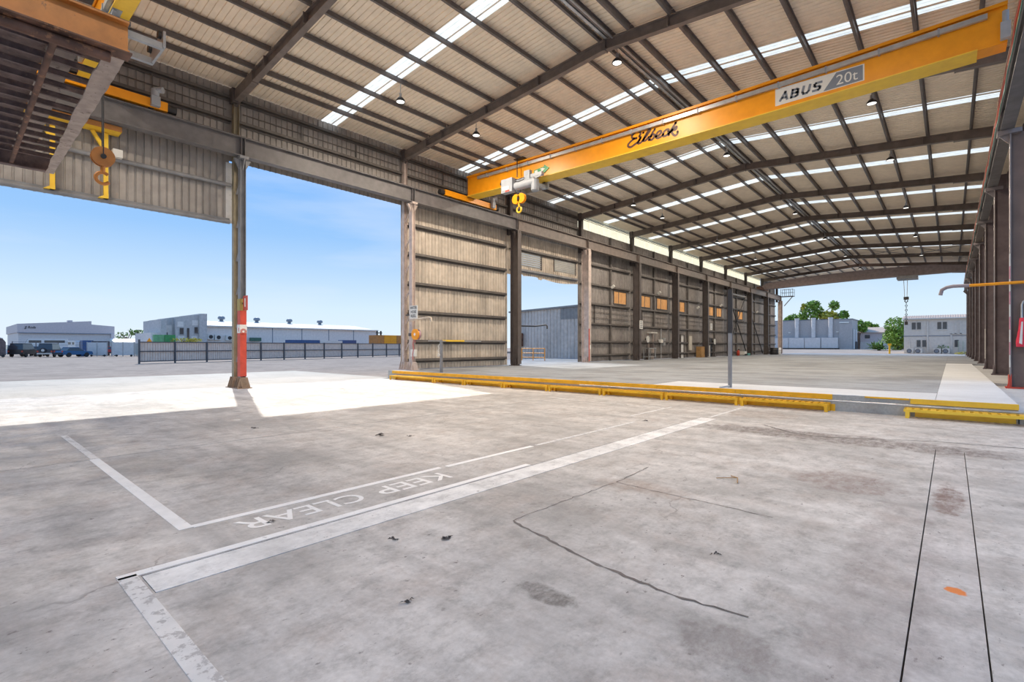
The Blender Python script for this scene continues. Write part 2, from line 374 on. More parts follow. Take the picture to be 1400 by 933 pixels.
slab(-3.86, -.185, -12, EY, floor_m)
slab(-.176, .142, -12, 10.1, strip2_m, 0., 'rail_infill_strip'); slab(-.185, .15, 10.1, EY, floor_m)
slab(.15, 8, -12, EY, floor_m)
slab(-32.3, -21.5, -12, EY + .6, apron_m, -.002)
def mark(x0, x1, y0, y1, mat=worn_m, name='white_line'):
    return MB().box(x0, x1, y0, y1, -.01, .003).build(name, mat, fl)
mark(-9.09, -5.02, 1.34, 1.45); mark(-11.9, -9.11, 1.36, 1.45, faint_m); mark(-5.08, -5.0, 1.45, 4.3); mark(-5.07, -4.99, 4.4, 6.2); mark(-5.06, -4.99, 6.3, 9.6, faint_m)
mark(-4.33, -4.245, .78, 5.2, worn_m); mark(-4.28, -2.45, .775, .885, faint_m); mark(-4.1, -4.04, 11.3, 13.6, faint_m); mark(-5.55, -5.48, 10.4, 12.6, faint_m); mark(-9.0, -5.6, 12.3, 12.36, faint_m)
text('KEEP', 'painted_lettering', worn_m, fl, (-4.86, 4.10, .0005), (0, -1, 0), (1, 0, 0), .98, .30, .002, .008)
text('CLEAR', 'painted_lettering', worn_m, fl, (-4.86, 2.93, .0005), (0, -1, 0), (1, 0, 0), 1.22, .30, .002, .008)

def wear_line(pts, wd, nm, seed, mat):
    rnd = random.Random(seed); mb = MB(); P = [Vector((p[0], p[1], 0)) for p in pts]; Q = []
    for a, b in zip(P[:-1], P[1:]):
        n = max(2, int((b - a).length / .06))
        for k in range(n): Q.append(a + (b - a) * k / n + Vector((rnd.gauss(0, .008), rnd.gauss(0, .008), 0)))
    vs = []
    for i, q in enumerate(Q):
        d = (Q[min(i + 1, len(Q) - 1)] - Q[max(i - 1, 0)]).normalized(); n_ = Vector((-d.y, d.x, 0)) * wd * rnd.uniform(.15, 1.0)
        vs += [q + n_ + Vector((0, 0, .0022)), q - n_ + Vector((0, 0, .0022))]
    mb.add(vs, [(2 * i, 2 * i + 1, 2 * i + 3, 2 * i + 2) for i in range(len(Q) - 1)]); return mb.build(nm, mat, fl)
crack_m = paint('floor_crack', (.20, .175, .16), .2, .9); tyre_m = paint('tyre_mark', (.17, .15, .14), .2, .9)
wear_line([(-3.02, 3.43), (-2.06, 3.17), (-1.34, 3.08), (-.83, 3.13)], .018, 'floor_crack', 1, crack_m)
wear_line([(-3.02, 3.43), (-2.95, 5.2)], .006, 'floor_crack', 2, crack_m); wear_line([(-2.95, 5.2), (-1.2, 5.1)], .008, 'floor_crack', 3, crack_m); wear_line([(-2.95, 5.2), (-3.0, 6.2)], .01, 'floor_crack', 4, crack_m)
wear_line([(-2.83, 10.95), (-2.2, 10.3), (-1.65, 10.2), (-.9, 10.6), (-.19, 10.97), (.85, 11.1), (1.8, 11.0)], .03, 'tyre_mark', 5, tyre_m)
pl = struct('floor')
MB().box(-20.95, -.27, EY + .01, 42, -.1, PZ).build('platform_slab', plat_m, pl)
MB().box(-30, -20.96, F_(2) - .2, 41, -.1, PZ).build('platform_slab', plat_m, pl)
MB().box(-21, -.27, 42, 100, -.1, PZ).build('platform_slab', plat_m, pl)
MB().box(-.265, 1.03, EY + .01, 46, -.1, PZ + .001).build('fresh_concrete_strip', fresh_m, pl)
MB().box(-.265, 2.6, 46, 100, -.1, PZ).build('platform_slab', plat_m, pl)
MB().box(-7, -.27, EY + .02, 16.6, PZ - .02, PZ + .004).build('fresh_concrete_strip', fresh_m, pl)
MB().box(1.05, 3.5, EY + .01, 24.4, -.1, .2).build('lower_plinth', plinth_m, pl)
MB().box(1.05, 3.5, 24.4, 46, -.1, .3).build('lower_plinth', plinth_m, pl)
MB().box(-20.95, 1.03, EY - .01, EY + .005, 0, PZ - .01).build('edge_face', bare_m, pl)
# painted nosing of the platform edge
for x0, x1 in [(-20.6 + 2.3 * k, -20.6 + 2.3 * k + 2.29) for k in range(8)]: MB().box(x0, min(x1, -2.2), EY - .03, EY + .06, PZ - .12, PZ + .006).build('yellow_nosing', yellow_m, pl)
MB().box(-1.55, -.72, EY - .03, EY + .03, PZ - .035, PZ + .002).build('yellow_nosing', yellow_m, pl)
MB().box(-.70, 1.04, EY - .03, EY + .03, PZ - .11, PZ + .003).build('yellow_nosing', yellowc_m, pl)
MB().box(-20.6, -2.15, EY - .02, EY + .0, .0, .17).build('yellow_face', yellow_m, pl)
MB().box(-.62, 1.0, EY - .02, EY + .0, .0, .19).build('yellow_face', yellowc_m, pl)

# ================================================================== ROOF (ceiling)
ce = struct('ceiling')
SKY = {0: [(3.63, 4.11), (4.17, 4.38)], 1: [(3.9, 4.27), (4.39, 4.68)], 2: [(4.25, 4.33), (4.5, 5.02)]}
def roofstrip(ya, yb, side, mat, name, phase):
    xe, xr = (XL - .1, RX) if side < 0 else (RX, XR + .1)
    mb = MB(); corr(mb, ya, yb, .2, .03, lambda q, d: ((xe, q, rz(xe, RS) + d), (xr, q, rz(xr, RS) + d)))
    return mb.build(name, mat, ce)
for k, ya in enumerate(FR[:-1]):
    i = k - 1; yb = ya + 8; bay = i - 1
    gaps = SKY.get(bay, [(3.8, 4.6)] if bay >= 0 else [])
    for side in (-1, 1):
        y = ya if k else ya - .6
        for g0, g1 in gaps:
            roofstrip(y, ya + g0, side, roof_m, 'roof_sheet', 0); roofstrip(ya + g0, ya + g1, side, sky_m, 'skylight_sheet', 0); y = ya + g1
        roofstrip(y, yb if k < len(FR) - 2 else yb + .5, side, roof_m, 'roof_sheet', 0)
# rafters
mb = MB(); zc = (RB + RT) / 2; hr = RT - RB
sl_ = Vector((1, 0, .083)).normalized()
for xa in (XL + .55, XR - .55):
    mb.ibeam((xa, 0, rz(xa, zc)), (RX, 0, rz(RX, zc)), hr, .2, .03, .02)
    xs = xa + (1.75 if xa < RX else -1.75)
    mb.bar((xs, 0, rz(xs, RB) - .05), (xs, 0, rz(xs, RT)), .05, .24, (0, 1, 0))       # splice plates
    mb.bar((xa, 0, rz(xa, zc - .04)), (xs, 0, rz(xs, zc - .04)), .23, hr)
    for q in (2.9, 5.8, 8.7):
        x = xa + (q if xa < RX else -q); mb.bar((x, -.09, rz(x, RB) + .02), (x, -.09, rz(x, RT) - .02), .02, .16, (0, 1, 0))
mb.bar((RX, 0, RB - .03), (RX, 0, RT), .05, .24, (0, 1, 0))
r0 = None
for k, y in enumerate(FR):
    if r0 is None: r0 = mb.build('rafter', rafter_m, ce); r0.location = (0, y, 0)
    else: inst(r0, ce, (0, y - FR[0], 0))
# purlins, one length per bay
PX = [-19.75, -19.05, -17.68, -16.2, -14.75, -13.28, -11.8, -10.35, -9.45, -8.98, -8.25, -6.78, -5.3, -3.82, -2.36, -.85, .7, 1.55]
for x in PX:
    z0 = rz(x, RT) + .01; mb = MB(); sgn = 1 if x < RX else -1
    hh = .20
    mb.box(x - .012, x + .012, .02, 7.98, z0, z0 + hh); mb.box(x, x + sgn * .075, .02, 7.98, z0, z0 + .012); mb.box(x, x - sgn * .06, .02, 7.98, z0 + hh - .012, z0 + hh)
    p0 = None
    for y in FR[:-1]:
        if p0 is None: p0 = mb.build('purlin', purlin_m, ce); p0.location = (0, y, 0)
        else: inst(p0, ce, (0, y - FR[0], 0))
# fly braces from purlin to rafter
mb = MB()
for x in (-11.8, -6.78): mb.tube([(x, .55, rz(x, RT) + .05), (x, .05, rz(x, RB) + .06)], .02, 6)
b0 = mb.build('fly_brace', purlin_m, ce); b0.location = (0, FR[0], 0)
for y in FR[1:-1]: inst(b0, ce, (0, y - FR[0], 0))
# roof bracing rods in the last bays
mb = MB()
for x0, x1 in ((-20, -14.7), (-8.3, -2.4), (-3.8, 1.5)):
    for a, b in ((63.6, 71.3), (71.3, 63.6)): mb.tube([(x0, a, rz(x0, RB) + .1), (x1, b, rz(x1, RB) + .1)], .03, 6)
mb.build('brace_rod', purlin_m, ce)
# conduit and trunking along the ridge
mb = MB(); mb.box(-9.2, -9.1, -8, 87, RT - .02, RT + .12); mb.cyl((-8.93, -8, RT - .03), (-8.93, 87, RT - .03), .035, 8); mb.build('ridge_conduit', galv_m, ce)

# high-bay lamps; each carries its own light
def high_bay(x, y, lab):
    zt = rz(x, RT); z0 = zt - .72; t = thing('high_bay_lamp', (x, y, z0), lab, 'lamp', 'high-bay lamps under the roof')
    mb = MB(); mb.lathe((x, y, z0), [(.17, 0), (.185, .015), (.165, .08), (.10, .16), (.055, .19), (.0, .2)], 20); mb.build('shade', black_m, t)
    MB().disc((x, y, z0 + .01), (0, 0, -1), .155, 20).build('lens', lampe_m, t)
    mb = MB(); mb.cyl((x, y, z0 + .18), (x, y, z0 + .34), .05, 10); mb.tube([(x, y, z0 + .34), (x, y, zt - .08), (x + .04, y, zt)], .014, 6); mb.build('stem', galv_m, t)
    ld = bpy.data.lights.new('lamp_light', 'AREA'); ld.shape = 'DISK'; ld.size = .3; ld.energy = LAMP_W; ld.color = (1, .86, .70)
    lo = bpy.data.objects.new('lamp_light', ld); COL.objects.link(lo); lo.parent = t; lo.location = (0, 0, -.02)
LAMP_W = 315
n = 0
for x, ys in ((-16.2, [-.6, 11.8, 15.95, 23.0, 30.9, 35.4, 47, 59, 71, 83]), (-8.98, [3.0, 15.9, 27.5, 43, 55, 67, 79]), (-2.36, [1.0, 12.5, 24.2, 32.2, 44.0, 56, 68, 80])):
    for k, y in enumerate(ys):
        row = {-16.2: 'over the sunny side', -8.98: 'under the roof ridge', -2.36: 'over the solid-wall side'}[x]
        high_bay(x, y, 'round black high-bay lamp %s, %s in its row from the open end' % (row, ORD[k]))

# ================================================================== THE OPEN-FRONTED LONG WALL (x about -21)
wl = struct('wall_left')
WX = -21.12
def sheet(y0, y1, z0, z1, mat=sheet_m, x=WX, name='wall_sheet', par=None, pitch=.23):
    f0 = z0 if callable(z0) else (lambda q: z0)
    mb = MB(); corr(mb, y0, y1, pitch, .035, lambda q, d: ((x - d, q, f0(q)), (x - d, q, z1))); return mb.build(name, mat, par or wl)
ztop = rz(WX, RS) - .02
F_ = lambda i: Y0 + 8 * i
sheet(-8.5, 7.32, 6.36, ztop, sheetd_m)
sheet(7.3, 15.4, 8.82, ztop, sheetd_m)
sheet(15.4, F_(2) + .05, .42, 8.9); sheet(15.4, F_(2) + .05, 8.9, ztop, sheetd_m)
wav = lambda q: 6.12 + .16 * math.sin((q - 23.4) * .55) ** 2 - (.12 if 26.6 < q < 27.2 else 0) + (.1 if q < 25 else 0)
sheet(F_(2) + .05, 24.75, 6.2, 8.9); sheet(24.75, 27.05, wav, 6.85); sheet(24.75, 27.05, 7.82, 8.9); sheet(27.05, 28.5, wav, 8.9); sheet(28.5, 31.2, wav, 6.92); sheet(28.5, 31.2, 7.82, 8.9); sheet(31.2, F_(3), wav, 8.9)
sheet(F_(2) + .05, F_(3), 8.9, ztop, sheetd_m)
MB().box(WX - .02, WX + .01, 7.2, 7.5, 6.4, 8.75).build('light_sheet', worn_m, wl)
# louvre panels over the opening
for y0, y1, z0, z1 in ((24.75, 27.05, 6.85, 7.82), (28.5, 31.2, 6.92, 7.82)):
    n = 7
    for k in range(n):
        z = z0 + (z1 - z0) * (k + .5) / n; MB().bar((WX - .03, y0 + .03, z), (WX - .03, y1 - .03, z), .02, .125, (.9, 0, 1)).build('louvre_blade', white_m if False else paint('louvre_cream', (.62, .58, .50), .05, .5), wl)
    mb = MB(); mb.box(WX - .08, WX + .04, y0 - .04, y0 + .03, z0 - .04, z1 + .04); mb.box(WX - .08, WX + .04, y1 - .03, y1 + .04, z0 - .04, z1 + .04); mb.build('louvre_frame', girt_m, wl)
WINS = []
WH = {3: [(36.8, 38.9)], 4: [(41.7, 43.5), (44.9, 47.2)], 5: [(49.5, 51.5)], 6: [(58.2, 59.9), (61.0, 62.7)], 7: [(68.9, 70.9)]}
for i in range(3, 10):
    y0, y1 = F_(i), F_(i + 1); zt = 10.56
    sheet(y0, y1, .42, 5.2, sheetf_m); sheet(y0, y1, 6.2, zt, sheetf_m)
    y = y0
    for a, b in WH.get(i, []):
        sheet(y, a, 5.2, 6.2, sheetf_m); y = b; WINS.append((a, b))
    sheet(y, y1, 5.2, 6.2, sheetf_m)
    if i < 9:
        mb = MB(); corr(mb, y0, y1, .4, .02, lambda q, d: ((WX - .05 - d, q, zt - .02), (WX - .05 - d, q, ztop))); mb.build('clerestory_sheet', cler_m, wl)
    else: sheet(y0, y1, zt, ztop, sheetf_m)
    for q, zz in ((0, 11.32), (1, 11.42), (2, 11.22)): MB().cyl((WX + .12, y0, zz), (WX + .12, y1, zz), .022, 6).build('eave_cable', black_m, wl)
for n, (a, b) in enumerate(WINS):
    wn = struct('window_%d' % (n + 1))
    for k in range(3):
        q0 = a + (b - a) * k / 3; q1 = a + (b - a) * (k + 1) / 3
        mb = MB(); corr(mb, q0, q1, .22, .03, lambda q, d: ((WX - d, q, 5.2), (WX - d, q, 6.2))); mb.build('fibreglass_pane', win_m, wn)
    mb = MB()
    for p in ((a - .06, a, 5.14, 6.26), (b, b + .06, 5.14, 6.26)): mb.box(WX - .04, WX + .06, *p)
    mb.box(WX - .04, WX + .06, a, b, 5.12, 5.2); mb.box(WX - .04, WX + .06, a, b, 6.2, 6.28); mb.build('window_frame', girt_m, wn)
    MB().box(WX, WX + .03, a + (b - a) * .38, a + (b - a) * .38 + .05, 5.2, 6.2).build('mullion', girt_m, wn)
# girts
def girt(y0, y1, z, h=.14, mat=girt_m, r=False):
    mb = MB()
    if r: mb.cyl((WX + .16, y0, z), (WX + .16, y1, z), .075, 10)
    else: mb.box(WX + .04, WX + .20, y0, y1, z - .01, z + .01); mb.box(WX + .18, WX + .2, y0, y1, z - .01, z + h); mb.box(WX + .04, WX + .06, y0, y1, z - h * .6, z)
    return mb.build('girt', mat, wl)
for i in range(-2, 3):
    for z in (10.32, 11.18): girt(F_(i) + .15, F_(i + 1) - .15, z, .12)
for i in (-2, -1): girt(F_(i) + .15, F_(i + 1) - .15, 7.84, mat=grey_m, r=True)
mb = MB(); mb.cyl((WX + .12, -8.4, 6.42), (WX + .12, 7.3, 6.42), .08, 10); mb.box(WX, WX + .1, -8.4, 7.3, 6.5, 6.56); mb.build('header_pipe', grey_m, wl)
for z in (.82, 1.8, 3.32, 4.8, 6.32, 7.82): girt(15.7, F_(2) - .2, z)
girt(F_(2) + .2, F_(3) - .2, 7.84); girt(F_(2) + .2, F_(3) - .2, 6.5, mat=grey_m)
for i in range(3, 10):
    for z in (.85, 1.9, 3.3, 4.85, 6.36, 7.9, 9.3): girt(F_(i) + .2, F_(i + 1) - .2, z)
    MB().box(WX + .04, WX + .18, F_(i) + 4.55, F_(i) + 4.7, .42 if i not in (4,) else 3.3, 10.5).build('wall_mullion', girt_m, wl)
    MB().box(WX + .04, WX + .12, F_(i) + 2.2, F_(i) + 2.24, 3.3, 4.85).build('sag_rod', girt_m, wl)
    for z in (3.85, 4.3): MB().box(WX + .05, WX + .08, F_(i) + .2, F_(i + 1) - .2, z, z + .03).build('sag_rod', girt_m, wl)
for i in range(-2, 3):
    for q in (2.65, 5.3): MB().box(WX + .06, WX + .1, F_(i) + q, F_(i) + q + .04, 10.32, 11.2).build('sag_rod', girt_m, wl)
    MB().box(WX + .07, WX + .1, F_(i) + .3, F_(i + 1) - .3, 10.75, 10.78).build('sag_rod', girt_m, wl)
# cross bracing in the eighth bay
for a, b in (((F_(7) + .3, 1.0), (F_(8) - .3, 8.5)), ((F_(8) - .3, 1.0), (F_(7) + .3, 8.5)), ((F_(8) + .3, 7.6), (F_(9) - .3, .6))):
    MB().tube([(-20.75, a[0], a[1]), (-20.75, b[0], b[1])], .06, 8).build('brace_strut', black_m, wl)
MB().box(-20.85, -20.65, F_(7) + .2, F_(8) - .2, 8.1, 8.3).build('brace_strut', grey_m, wl)
# door and its frame in the fourth bay, timber boards lower down
for n, (a, b, zt, ang) in enumerate(((43.0, 43.9, 2.75, 0), (50.3, 51.2, 2.75, 0), (58.6, 59.5, 2.5, 0))):
    d = struct('door_%d' % (n + 1))
    MB().box(WX + .02, WX + .06, a + .05, b - .05, PZ, zt).build('door_leaf', (sheetd_m, white_m, black_m)[n], d)
    mb = MB(); mb.box(WX, WX + .14, a - .05, a + .05, PZ, zt + .08); mb.box(WX, WX + .14, b - .05, b + .05, PZ, zt + .08); mb.box(WX, WX + .14, a, b, zt, zt + .1); mb.build('door_frame', pink_m if n == 0 else girt_m, d)
    MB().box(WX + .06, WX + .12, b - .2, b - .12, 1.35, 1.42).build('door_handle', galv_m, d)

# ================================================================== THE SOLID WALL (x about 2.5)
wr = struct('wall_right')
for i in range(2, 10):
    sheet(F_(i), F_(i + 1), .2, rz(2.5, RS), brownwall_m, 2.5, 'wall_sheet', wr)
    for z in (1.6, 3.6, 5.6, 7.6): MB().box(2.3, 2.48, F_(i) + .1, F_(i + 1) - .1, z, z + .16).build('girt', girt_m, wr)

# ================================================================== COLUMNS
def crane_column(i):
    y = F_(i); z0 = PZ if i >= 1 else 0.
    if i <= 0:
        lab = ('tall twin-post steel column with orange painted lower half standing in the sunlit opening' if i == 0 else 'grey twin-post steel column of the open side beside the rusty hanging frame' if i == -1 else 'grey twin-post steel column at the end of the open side')
    elif i == 1: lab = 'pale primed twin-post steel column carrying the hose reel at the platform corner'
    elif i == 3: lab = 'pale steel column with red edge strip beside the bay opening with louvres'
    elif i == 2: lab = 'dark steel column between the sheeted bay and the opening with louvres'
    elif i == 10: lab = 'pale brown end column of the windowed wall under the small access cage'
    else: lab = 'dark steel column on the windowed wall, %s beyond the red-edged pale one' % ORD[i - 4]
    t = thing('crane_column', (-20.3, y, z0), lab, 'column', 'columns under the sunny-side crane beam')
    body = grey_m if i <= 0 else pink_m if i in (1, 3, 10) else steel_m
    wd = .22 if i <= 1 else .62
    if i <= 1:      # slender twin posts
        mb = MB(); mb.box(-20.42, -20.18, y - .1, y - .085, z0 + .3, 8.7); mb.box(-20.42, -20.18, y + .085, y + .1, z0 + .3, 8.7); mb.box(-20.31, -20.29, y - .085, y + .085, z0 + .3, 8.7); mb.build('front_post', body, t)
        mb = MB(); mb.box(-21.03, -20.83, y - .1, y - .085, z0 + .3, 11.35); mb.box(-21.03, -20.83, y + .085, y + .1, z0 + .3, 11.35); mb.box(-20.94, -20.92, y - .085, y + .085, z0 + .3, 11.35); mb.build('rear_post', olive_m if i == 0 else body, t)
        mb = MB()
        for k in range(6):
            z = z0 + 1.0 + k * 1.3
            mb.bar((-20.83, y, z), (-20.42, y, z + .5), .05, .05)
        mb.build('lacing', body, t)
    else:
        mb = MB(); mb.ibeam((-20.35, y, z0 + .1), (-20.35, y, 8.7), wd, .34, .025, .02, (1, 0, 0)); mb.build('front_post', body, t)
        mb = MB(); mb.ibeam((-20.85, y, 8.6), (-20.85, y, 11.4), .3, .25, .02, .015, (1, 0, 0)); mb.build('rear_post', steel_m, t)
    mb = MB(); mb.box(-20.55, -20.05, y - .16, y + .16, 8.7, 8.8); mb.prism([(-20.2, 8.7), (-20.0, 8.7), (-20.2, 8.3)], 'y', y - .02, y + .02)
    mb.prism([(y - .1, 8.7), (y - .3, 8.7), (y - .1, 8.3)], 'x', -20.35, -20.25); mb.prism([(y + .1, 8.7), (y + .3, 8.7), (y + .1, 8.3)], 'x', -20.35, -20.25); mb.build('bearing_bracket', body, t)
    bm_ = paint('base_tan', (.34, .24, .165), .2, .7, 0, (.16, .08, .05), .6) if i == 0 else pink_m if i in (1, 3) else steel_m
    mb = MB()
    for xx in ((-20.3, -20.93) if i <= 1 else (-20.4,)):
        mb.box(xx - .3, xx + .3, y - .26, y + .26, z0, z0 + .03)
        for dx in (-.17, .0, .17): mb.prism([(y - .24, z0 + .03), (y + .24, z0 + .03), (y + .13, z0 + .42), (y - .13, z0 + .42)], 'x', xx + dx - .012, xx + dx + .012)
        mb.prism([(xx - .28, z0 + .03), (xx + .28, z0 + .03), (xx + .14, z0 + .42), (xx - .14, z0 + .42)], 'y', y - .105, y - .08)
    mb.build('base_plate', bm_, t)
    mb = MB(); mb.box(-21.0, -20.7, y - .2, y + .02, 11.0, 11.55); mb.prism([(-20.95, 10.9), (-20.7, 11.15), (-20.7, 11.35), (-20.95, 11.35)], 'y', y - .1, y + .1); mb.build('knee_plate', steel_m, t)
    if i == 0:
        mb = MB(); mb.box(-20.43, -20.17, y - .115, y + .115, .45, 2.95); mb.build('orange_sleeve', red_m, t)
        MB().box(-20.435, -20.165, y - .12, y + .12, 2.95, 3.4).build('yellow_sleeve', paint('worn_yellow', (.42, .33, .10), .1, .6), t)
        bd = MB().box(-20.44, -20.16, y - .125, y + .125, 2.1, 2.42).build('white_band', signw_m, t)
        mb = MB()
        for rr in (.06, .1): mb.torus((-20.158, y, 2.16), (1, 0, 0), rr, .012, 12, 6, 0, 6.2)
        mb.box(-20.3, -20.25, y - .128, y - .125, 2.15, 2.3); mb.build('band_mark', red_m, bd)
    if i == 3:
        MB().box(-20.03, -20.0, y - .18, y - .1, PZ + .1, 2.9).build('red_edge_strip', red_m, t); MB().box(-20.03, -20.015, y - .1, y + .08, 1.4, 1.7).build('paper_notice', signw_m, t)
    return t
for i in range(-1, 11): crane_column(i)
def plate_column(i):
    y = F_(i)
    lab = 'dark brown plate column with red and white taped edge and red foot' if i == 2 else 'dark plate column of the solid brown wall, %s behind the one with the red foot' % ORD[i - 3]
    z0 = .2 if y < 24.4 else .3 if y < 46 else PZ
    t = thing('plate_column', (1.9, y, z0), lab, 'column', 'columns of the solid brown wall')
    mb = MB(); mb.box(1.5, 2.4, y - .015, y + .015, z0 + .05, 8.7); mb.build('web_plate', brownwall_m if i == 2 else purple_m, t)
    mb = MB(); mb.box(1.46, 1.49, y - .17, y + .17, z0 + .05, 8.7); mb.build('front_flange', galv_m if False else paint('flange_grey', (.27, .24, .245), .1, .4), t)
    mb = MB(); mb.box(2.37, 2.4, y - .17, y + .17, z0 + .05, 11.4); mb.build('rear_flange', purple_m, t)
    mb = MB(); mb.box(1.16, 1.75, y - .2, y + .2, 8.66, 8.8); mb.prism([(1.2, 8.66), (1.5, 8.66), (1.5, 8.3)], 'y', y - .02, y + .02); mb.build('bearing_bracket', paint('flange_grey', (.27, .24, .245)), t)
    mb = MB(); mb.box(1.36, 2.45, y - .25, y + .25, z0, z0 + .05); mb.prism([(y - .24, z0 + .05), (y + .24, z0 + .05), (y + .17, z0 + .45), (y - .17, z0 + .45)], 'x', 1.43, 1.45)
    mb.prism([(1.38, z0 + .05), (1.5, z0 + .05), (1.5, z0 + .5)], 'y', y - .19, y - .17); mb.build('base_plate', red_m if i == 2 else purple_m, t)
    mb = MB(); mb.box(1.95, 2.35, y - .1, y + .1, 8.7, 11.3); mb.build('upper_post', purple_m, t)
    if i == 2:
        for k in range(9): MB().box(1.45, 1.47, y - .175, y - .02, .9 + k * .42, .9 + k * .42 + .41).build('reflective_tape', signw_m if k % 2 == 0 else paint('tape_pink', (.75, .35, .42)), t)
    if i == 4: MB().box(1.44, 1.47, y - .175, y - .05, .9, 2.6).build('reflective_tape', signw_m, t)
for i in range(2, 11): plate_column(i)

# ================================================================== RUNWAY BEAMS
def runway(x, lab, y0, y1, sgn):
    t = thing('runway_beam', (x, 0, 8.8), lab, 'beam')
    y = y0; n = 0
    while y < y1 - .1:
        ye = min(y + 8, y1)
        mb = MB(); mb.ibeam((x, y + .004, 9.17), (x, ye - .004, 9.17), .72, .34, .03, .02)
        for k in range(5): mb.box(x - .15, x + .15, y + .05 + k * 1.97, y + .065 + k * 1.97, 8.85, 9.5) if k in (0, 4) else None
        o = mb.build('beam_length', beam_m if n < 4 else rafter_m, t); y = ye; n += 1
    mb = MB(); mb.box(x - .035, x + .035, y0, y1, 9.53, 9.60); mb.build('crane_rail', steel_m, t)
    mb = MB()
    for k in range(int((y1 - y0) / 1.0)):
        mb.box(x - .12, x + .12, y0 + k + .4, y0 + k + .46, 9.53, 9.555)
    o = mb.build('rail_clips', steel_m, t); o['kind'] = 'stuff'
    return t
runway(-20.3, 'long dark steel crane runway beam above the sunny openings and windowed wall', F_(-2), F_(10), 1)
t = runway(1.4, 'long steel crane runway beam along the solid brown wall with trailing cables', 7.5, F_(10), -1)
MB().box(1.22, 1.26, 7.5, 87, 9.42, 9.6).build('conductor_bar', galv_m, t)
random.seed(3)
for k, (c, nm) in enumerate(((paint('cable_teal', (.18, .33, .28)), 'teal_cable'), (red_m, 'red_cable'), (paint('cable_copper', (.4, .22, .15)), 'copper_cable'))):
    MB().tube([(1.20 - .02 * k + random.uniform(-.01, .01), 7.6 + j * 1.35, 9.34 + .07 * k + (.05 if j % 2 else -.05)) for j in range(58)], .018, 5).build(nm, c, t)

# ================================================================== CRANES
def zg(x): return -.13 * (1 - ((x + 9.5) / 10.6) ** 2)          # slight sag of the long girder
def girder_box(mb, x0, x1, y0, y1, z0, z1, n=12):
    vs = []
    for k in range(n + 1):
        x = x0 + (x1 - x0) * k / n; d = zg(x); vs += [(x, y0, z0 + d), (x, y1, z0 + d), (x, y1, z1 + d), (x, y0, z1 + d)]
    fs = [(0, 1, 2, 3), tuple(4 * n + j for j in (3, 2, 1, 0))]
    for k in range(n):
        for j in range(4): fs.append((4 * k + j, 4 * k + 4 + j, 4 * k + 4 + (j + 1) % 4, 4 * k + (j + 1) % 4))
    return mb.add(vs, fs)
def crane(y, lab, om, c0, c1, zb=9.86, h=1.06, wd=.6, fo=.1, rdz=None):
    rdz = h - .27 if rdz is None else rdz
    t = thing('bridge_crane', (-9.5, y + wd / 2, 9.6), lab, 'crane', 'orange travelling bridge cranes')
    girder_box(MB(), -20.05, 1.15, y, y + wd, zb + .03, zb + h).build('girder', om, t)
    mb = girder_box(MB(), -20.05, 1.15, y - fo, y + wd + fo, zb + h, zb + h + .05); girder_box(mb, -20.05, 1.15, y - fo, y - fo + .02, zb + h - .05, zb + h); mb.build('top_flange', om, t)
    girder_box(MB(), -20.0, .55, y - fo, y + wd + fo, zb, zb + .03).build('bottom_flange', yellowc_m, t)  # yellower than the girder: floor light on its underside put into the colour
    mb = girder_box(MB(), -19.2, .75, y - .13, y - .03, zb + rdz, zb + rdz + .14); mb.build('cable_rail', galv_m, t)
    for k in range(14): x = -18.5 + k * 1.4; MB().box(x, x + .05, y - .15, y, zb + rdz - .02 + zg(x), zb + rdz + .16 + zg(x)).build('rail_clamp', hoist_m, t)
    MB().box(-20.09, -20.05, y - .02, y + wd + .02, zb, zb + h + .05).build('end_plate', rust_m, t)
    for x in (-20.3, 1.4):
        mb = MB(); mb.box(x - .16, x + .16, c0, c1, 9.63, 9.93); e = mb.build('end_carriage', orange2_m if om is orange2_m else orange_m, t)
        for q, sg in ((c0, -1), (c1, 1)): MB().cyl((x, q, 9.78), (x, q + sg * .28, 9.78), .14, 14).build('buffer', dark_m, e)
        for q in (c0 + .45, c1 - .45): MB().cyl((x - .1, q, 9.74), (x + .1, q, 9.74), .135, 16).build('wheel', steel_m, e)
        mb = MB(); mb.box(x + .16, x + .34, c1 - .5, c1 - .25, 9.66, 9.98); mb.cyl((x + .25, c1 - .38, 9.98), (x + .25, c1 - .38, 10.22), .12, 12); mb.cyl((x + .25, c1 - .38, 10.2), (x + .42, c1 - .2, 10.2), .1, 12); mb.build('drive_motor', hoist_m, e)
    mb = MB(); mb.box(1.0, 1.2, y - .25, y - .1, zb + .05, zb + .5); mb.cyl((1.1, y - .18, zb + .5), (1.1, y - .18, zb + .8), .07, 10); mb.build('junction_box', hoist_m, t)
    return t
def hook_block(t, x, y, z, s=1.0, two=False, ax='y'):
    def pt(d, l, h): return (x + l, y + d, h) if ax == 'y' else (x - d, y + l, h)      # d along the sheave axis, l across it
    b = MB()
    for l in ((-.16, .16) if two else (0,)):
        for d in (-.06, .06): b.cyl(pt(d - .018, l * s, z), pt(d + .018, l * s, z), .24 * s, 24)
        b.cyl(pt(-.05, l * s, z), pt(.05, l * s, z), .20 * s, 20)
    o = b.build('hook_block', orange_m if two else orange2_m, t)
    MB().cyl(pt(-.11, 0, z), pt(.11, 0, z), .06 * s, 12).build('sheave_pin', black_m, o)
    c = MB(); c.cyl((x, y, z - .2 * s), (x, y, z - .40 * s), .05 * s, 10); c.torus((x, y, z - .53 * s), (0, 1, 0) if ax == 'y' else (1, 0, 0), .14 * s, .042 * s, 22, 8, 0, 4.9); c.build('hook', yellowc_m if two else orange2_m, o)
    return o
big = crane(19.1, 'long orange bridge crane girder with white and grey load plate and script lettering', orange_m, 17.55, 21.5)
yf = 19.1 - .004
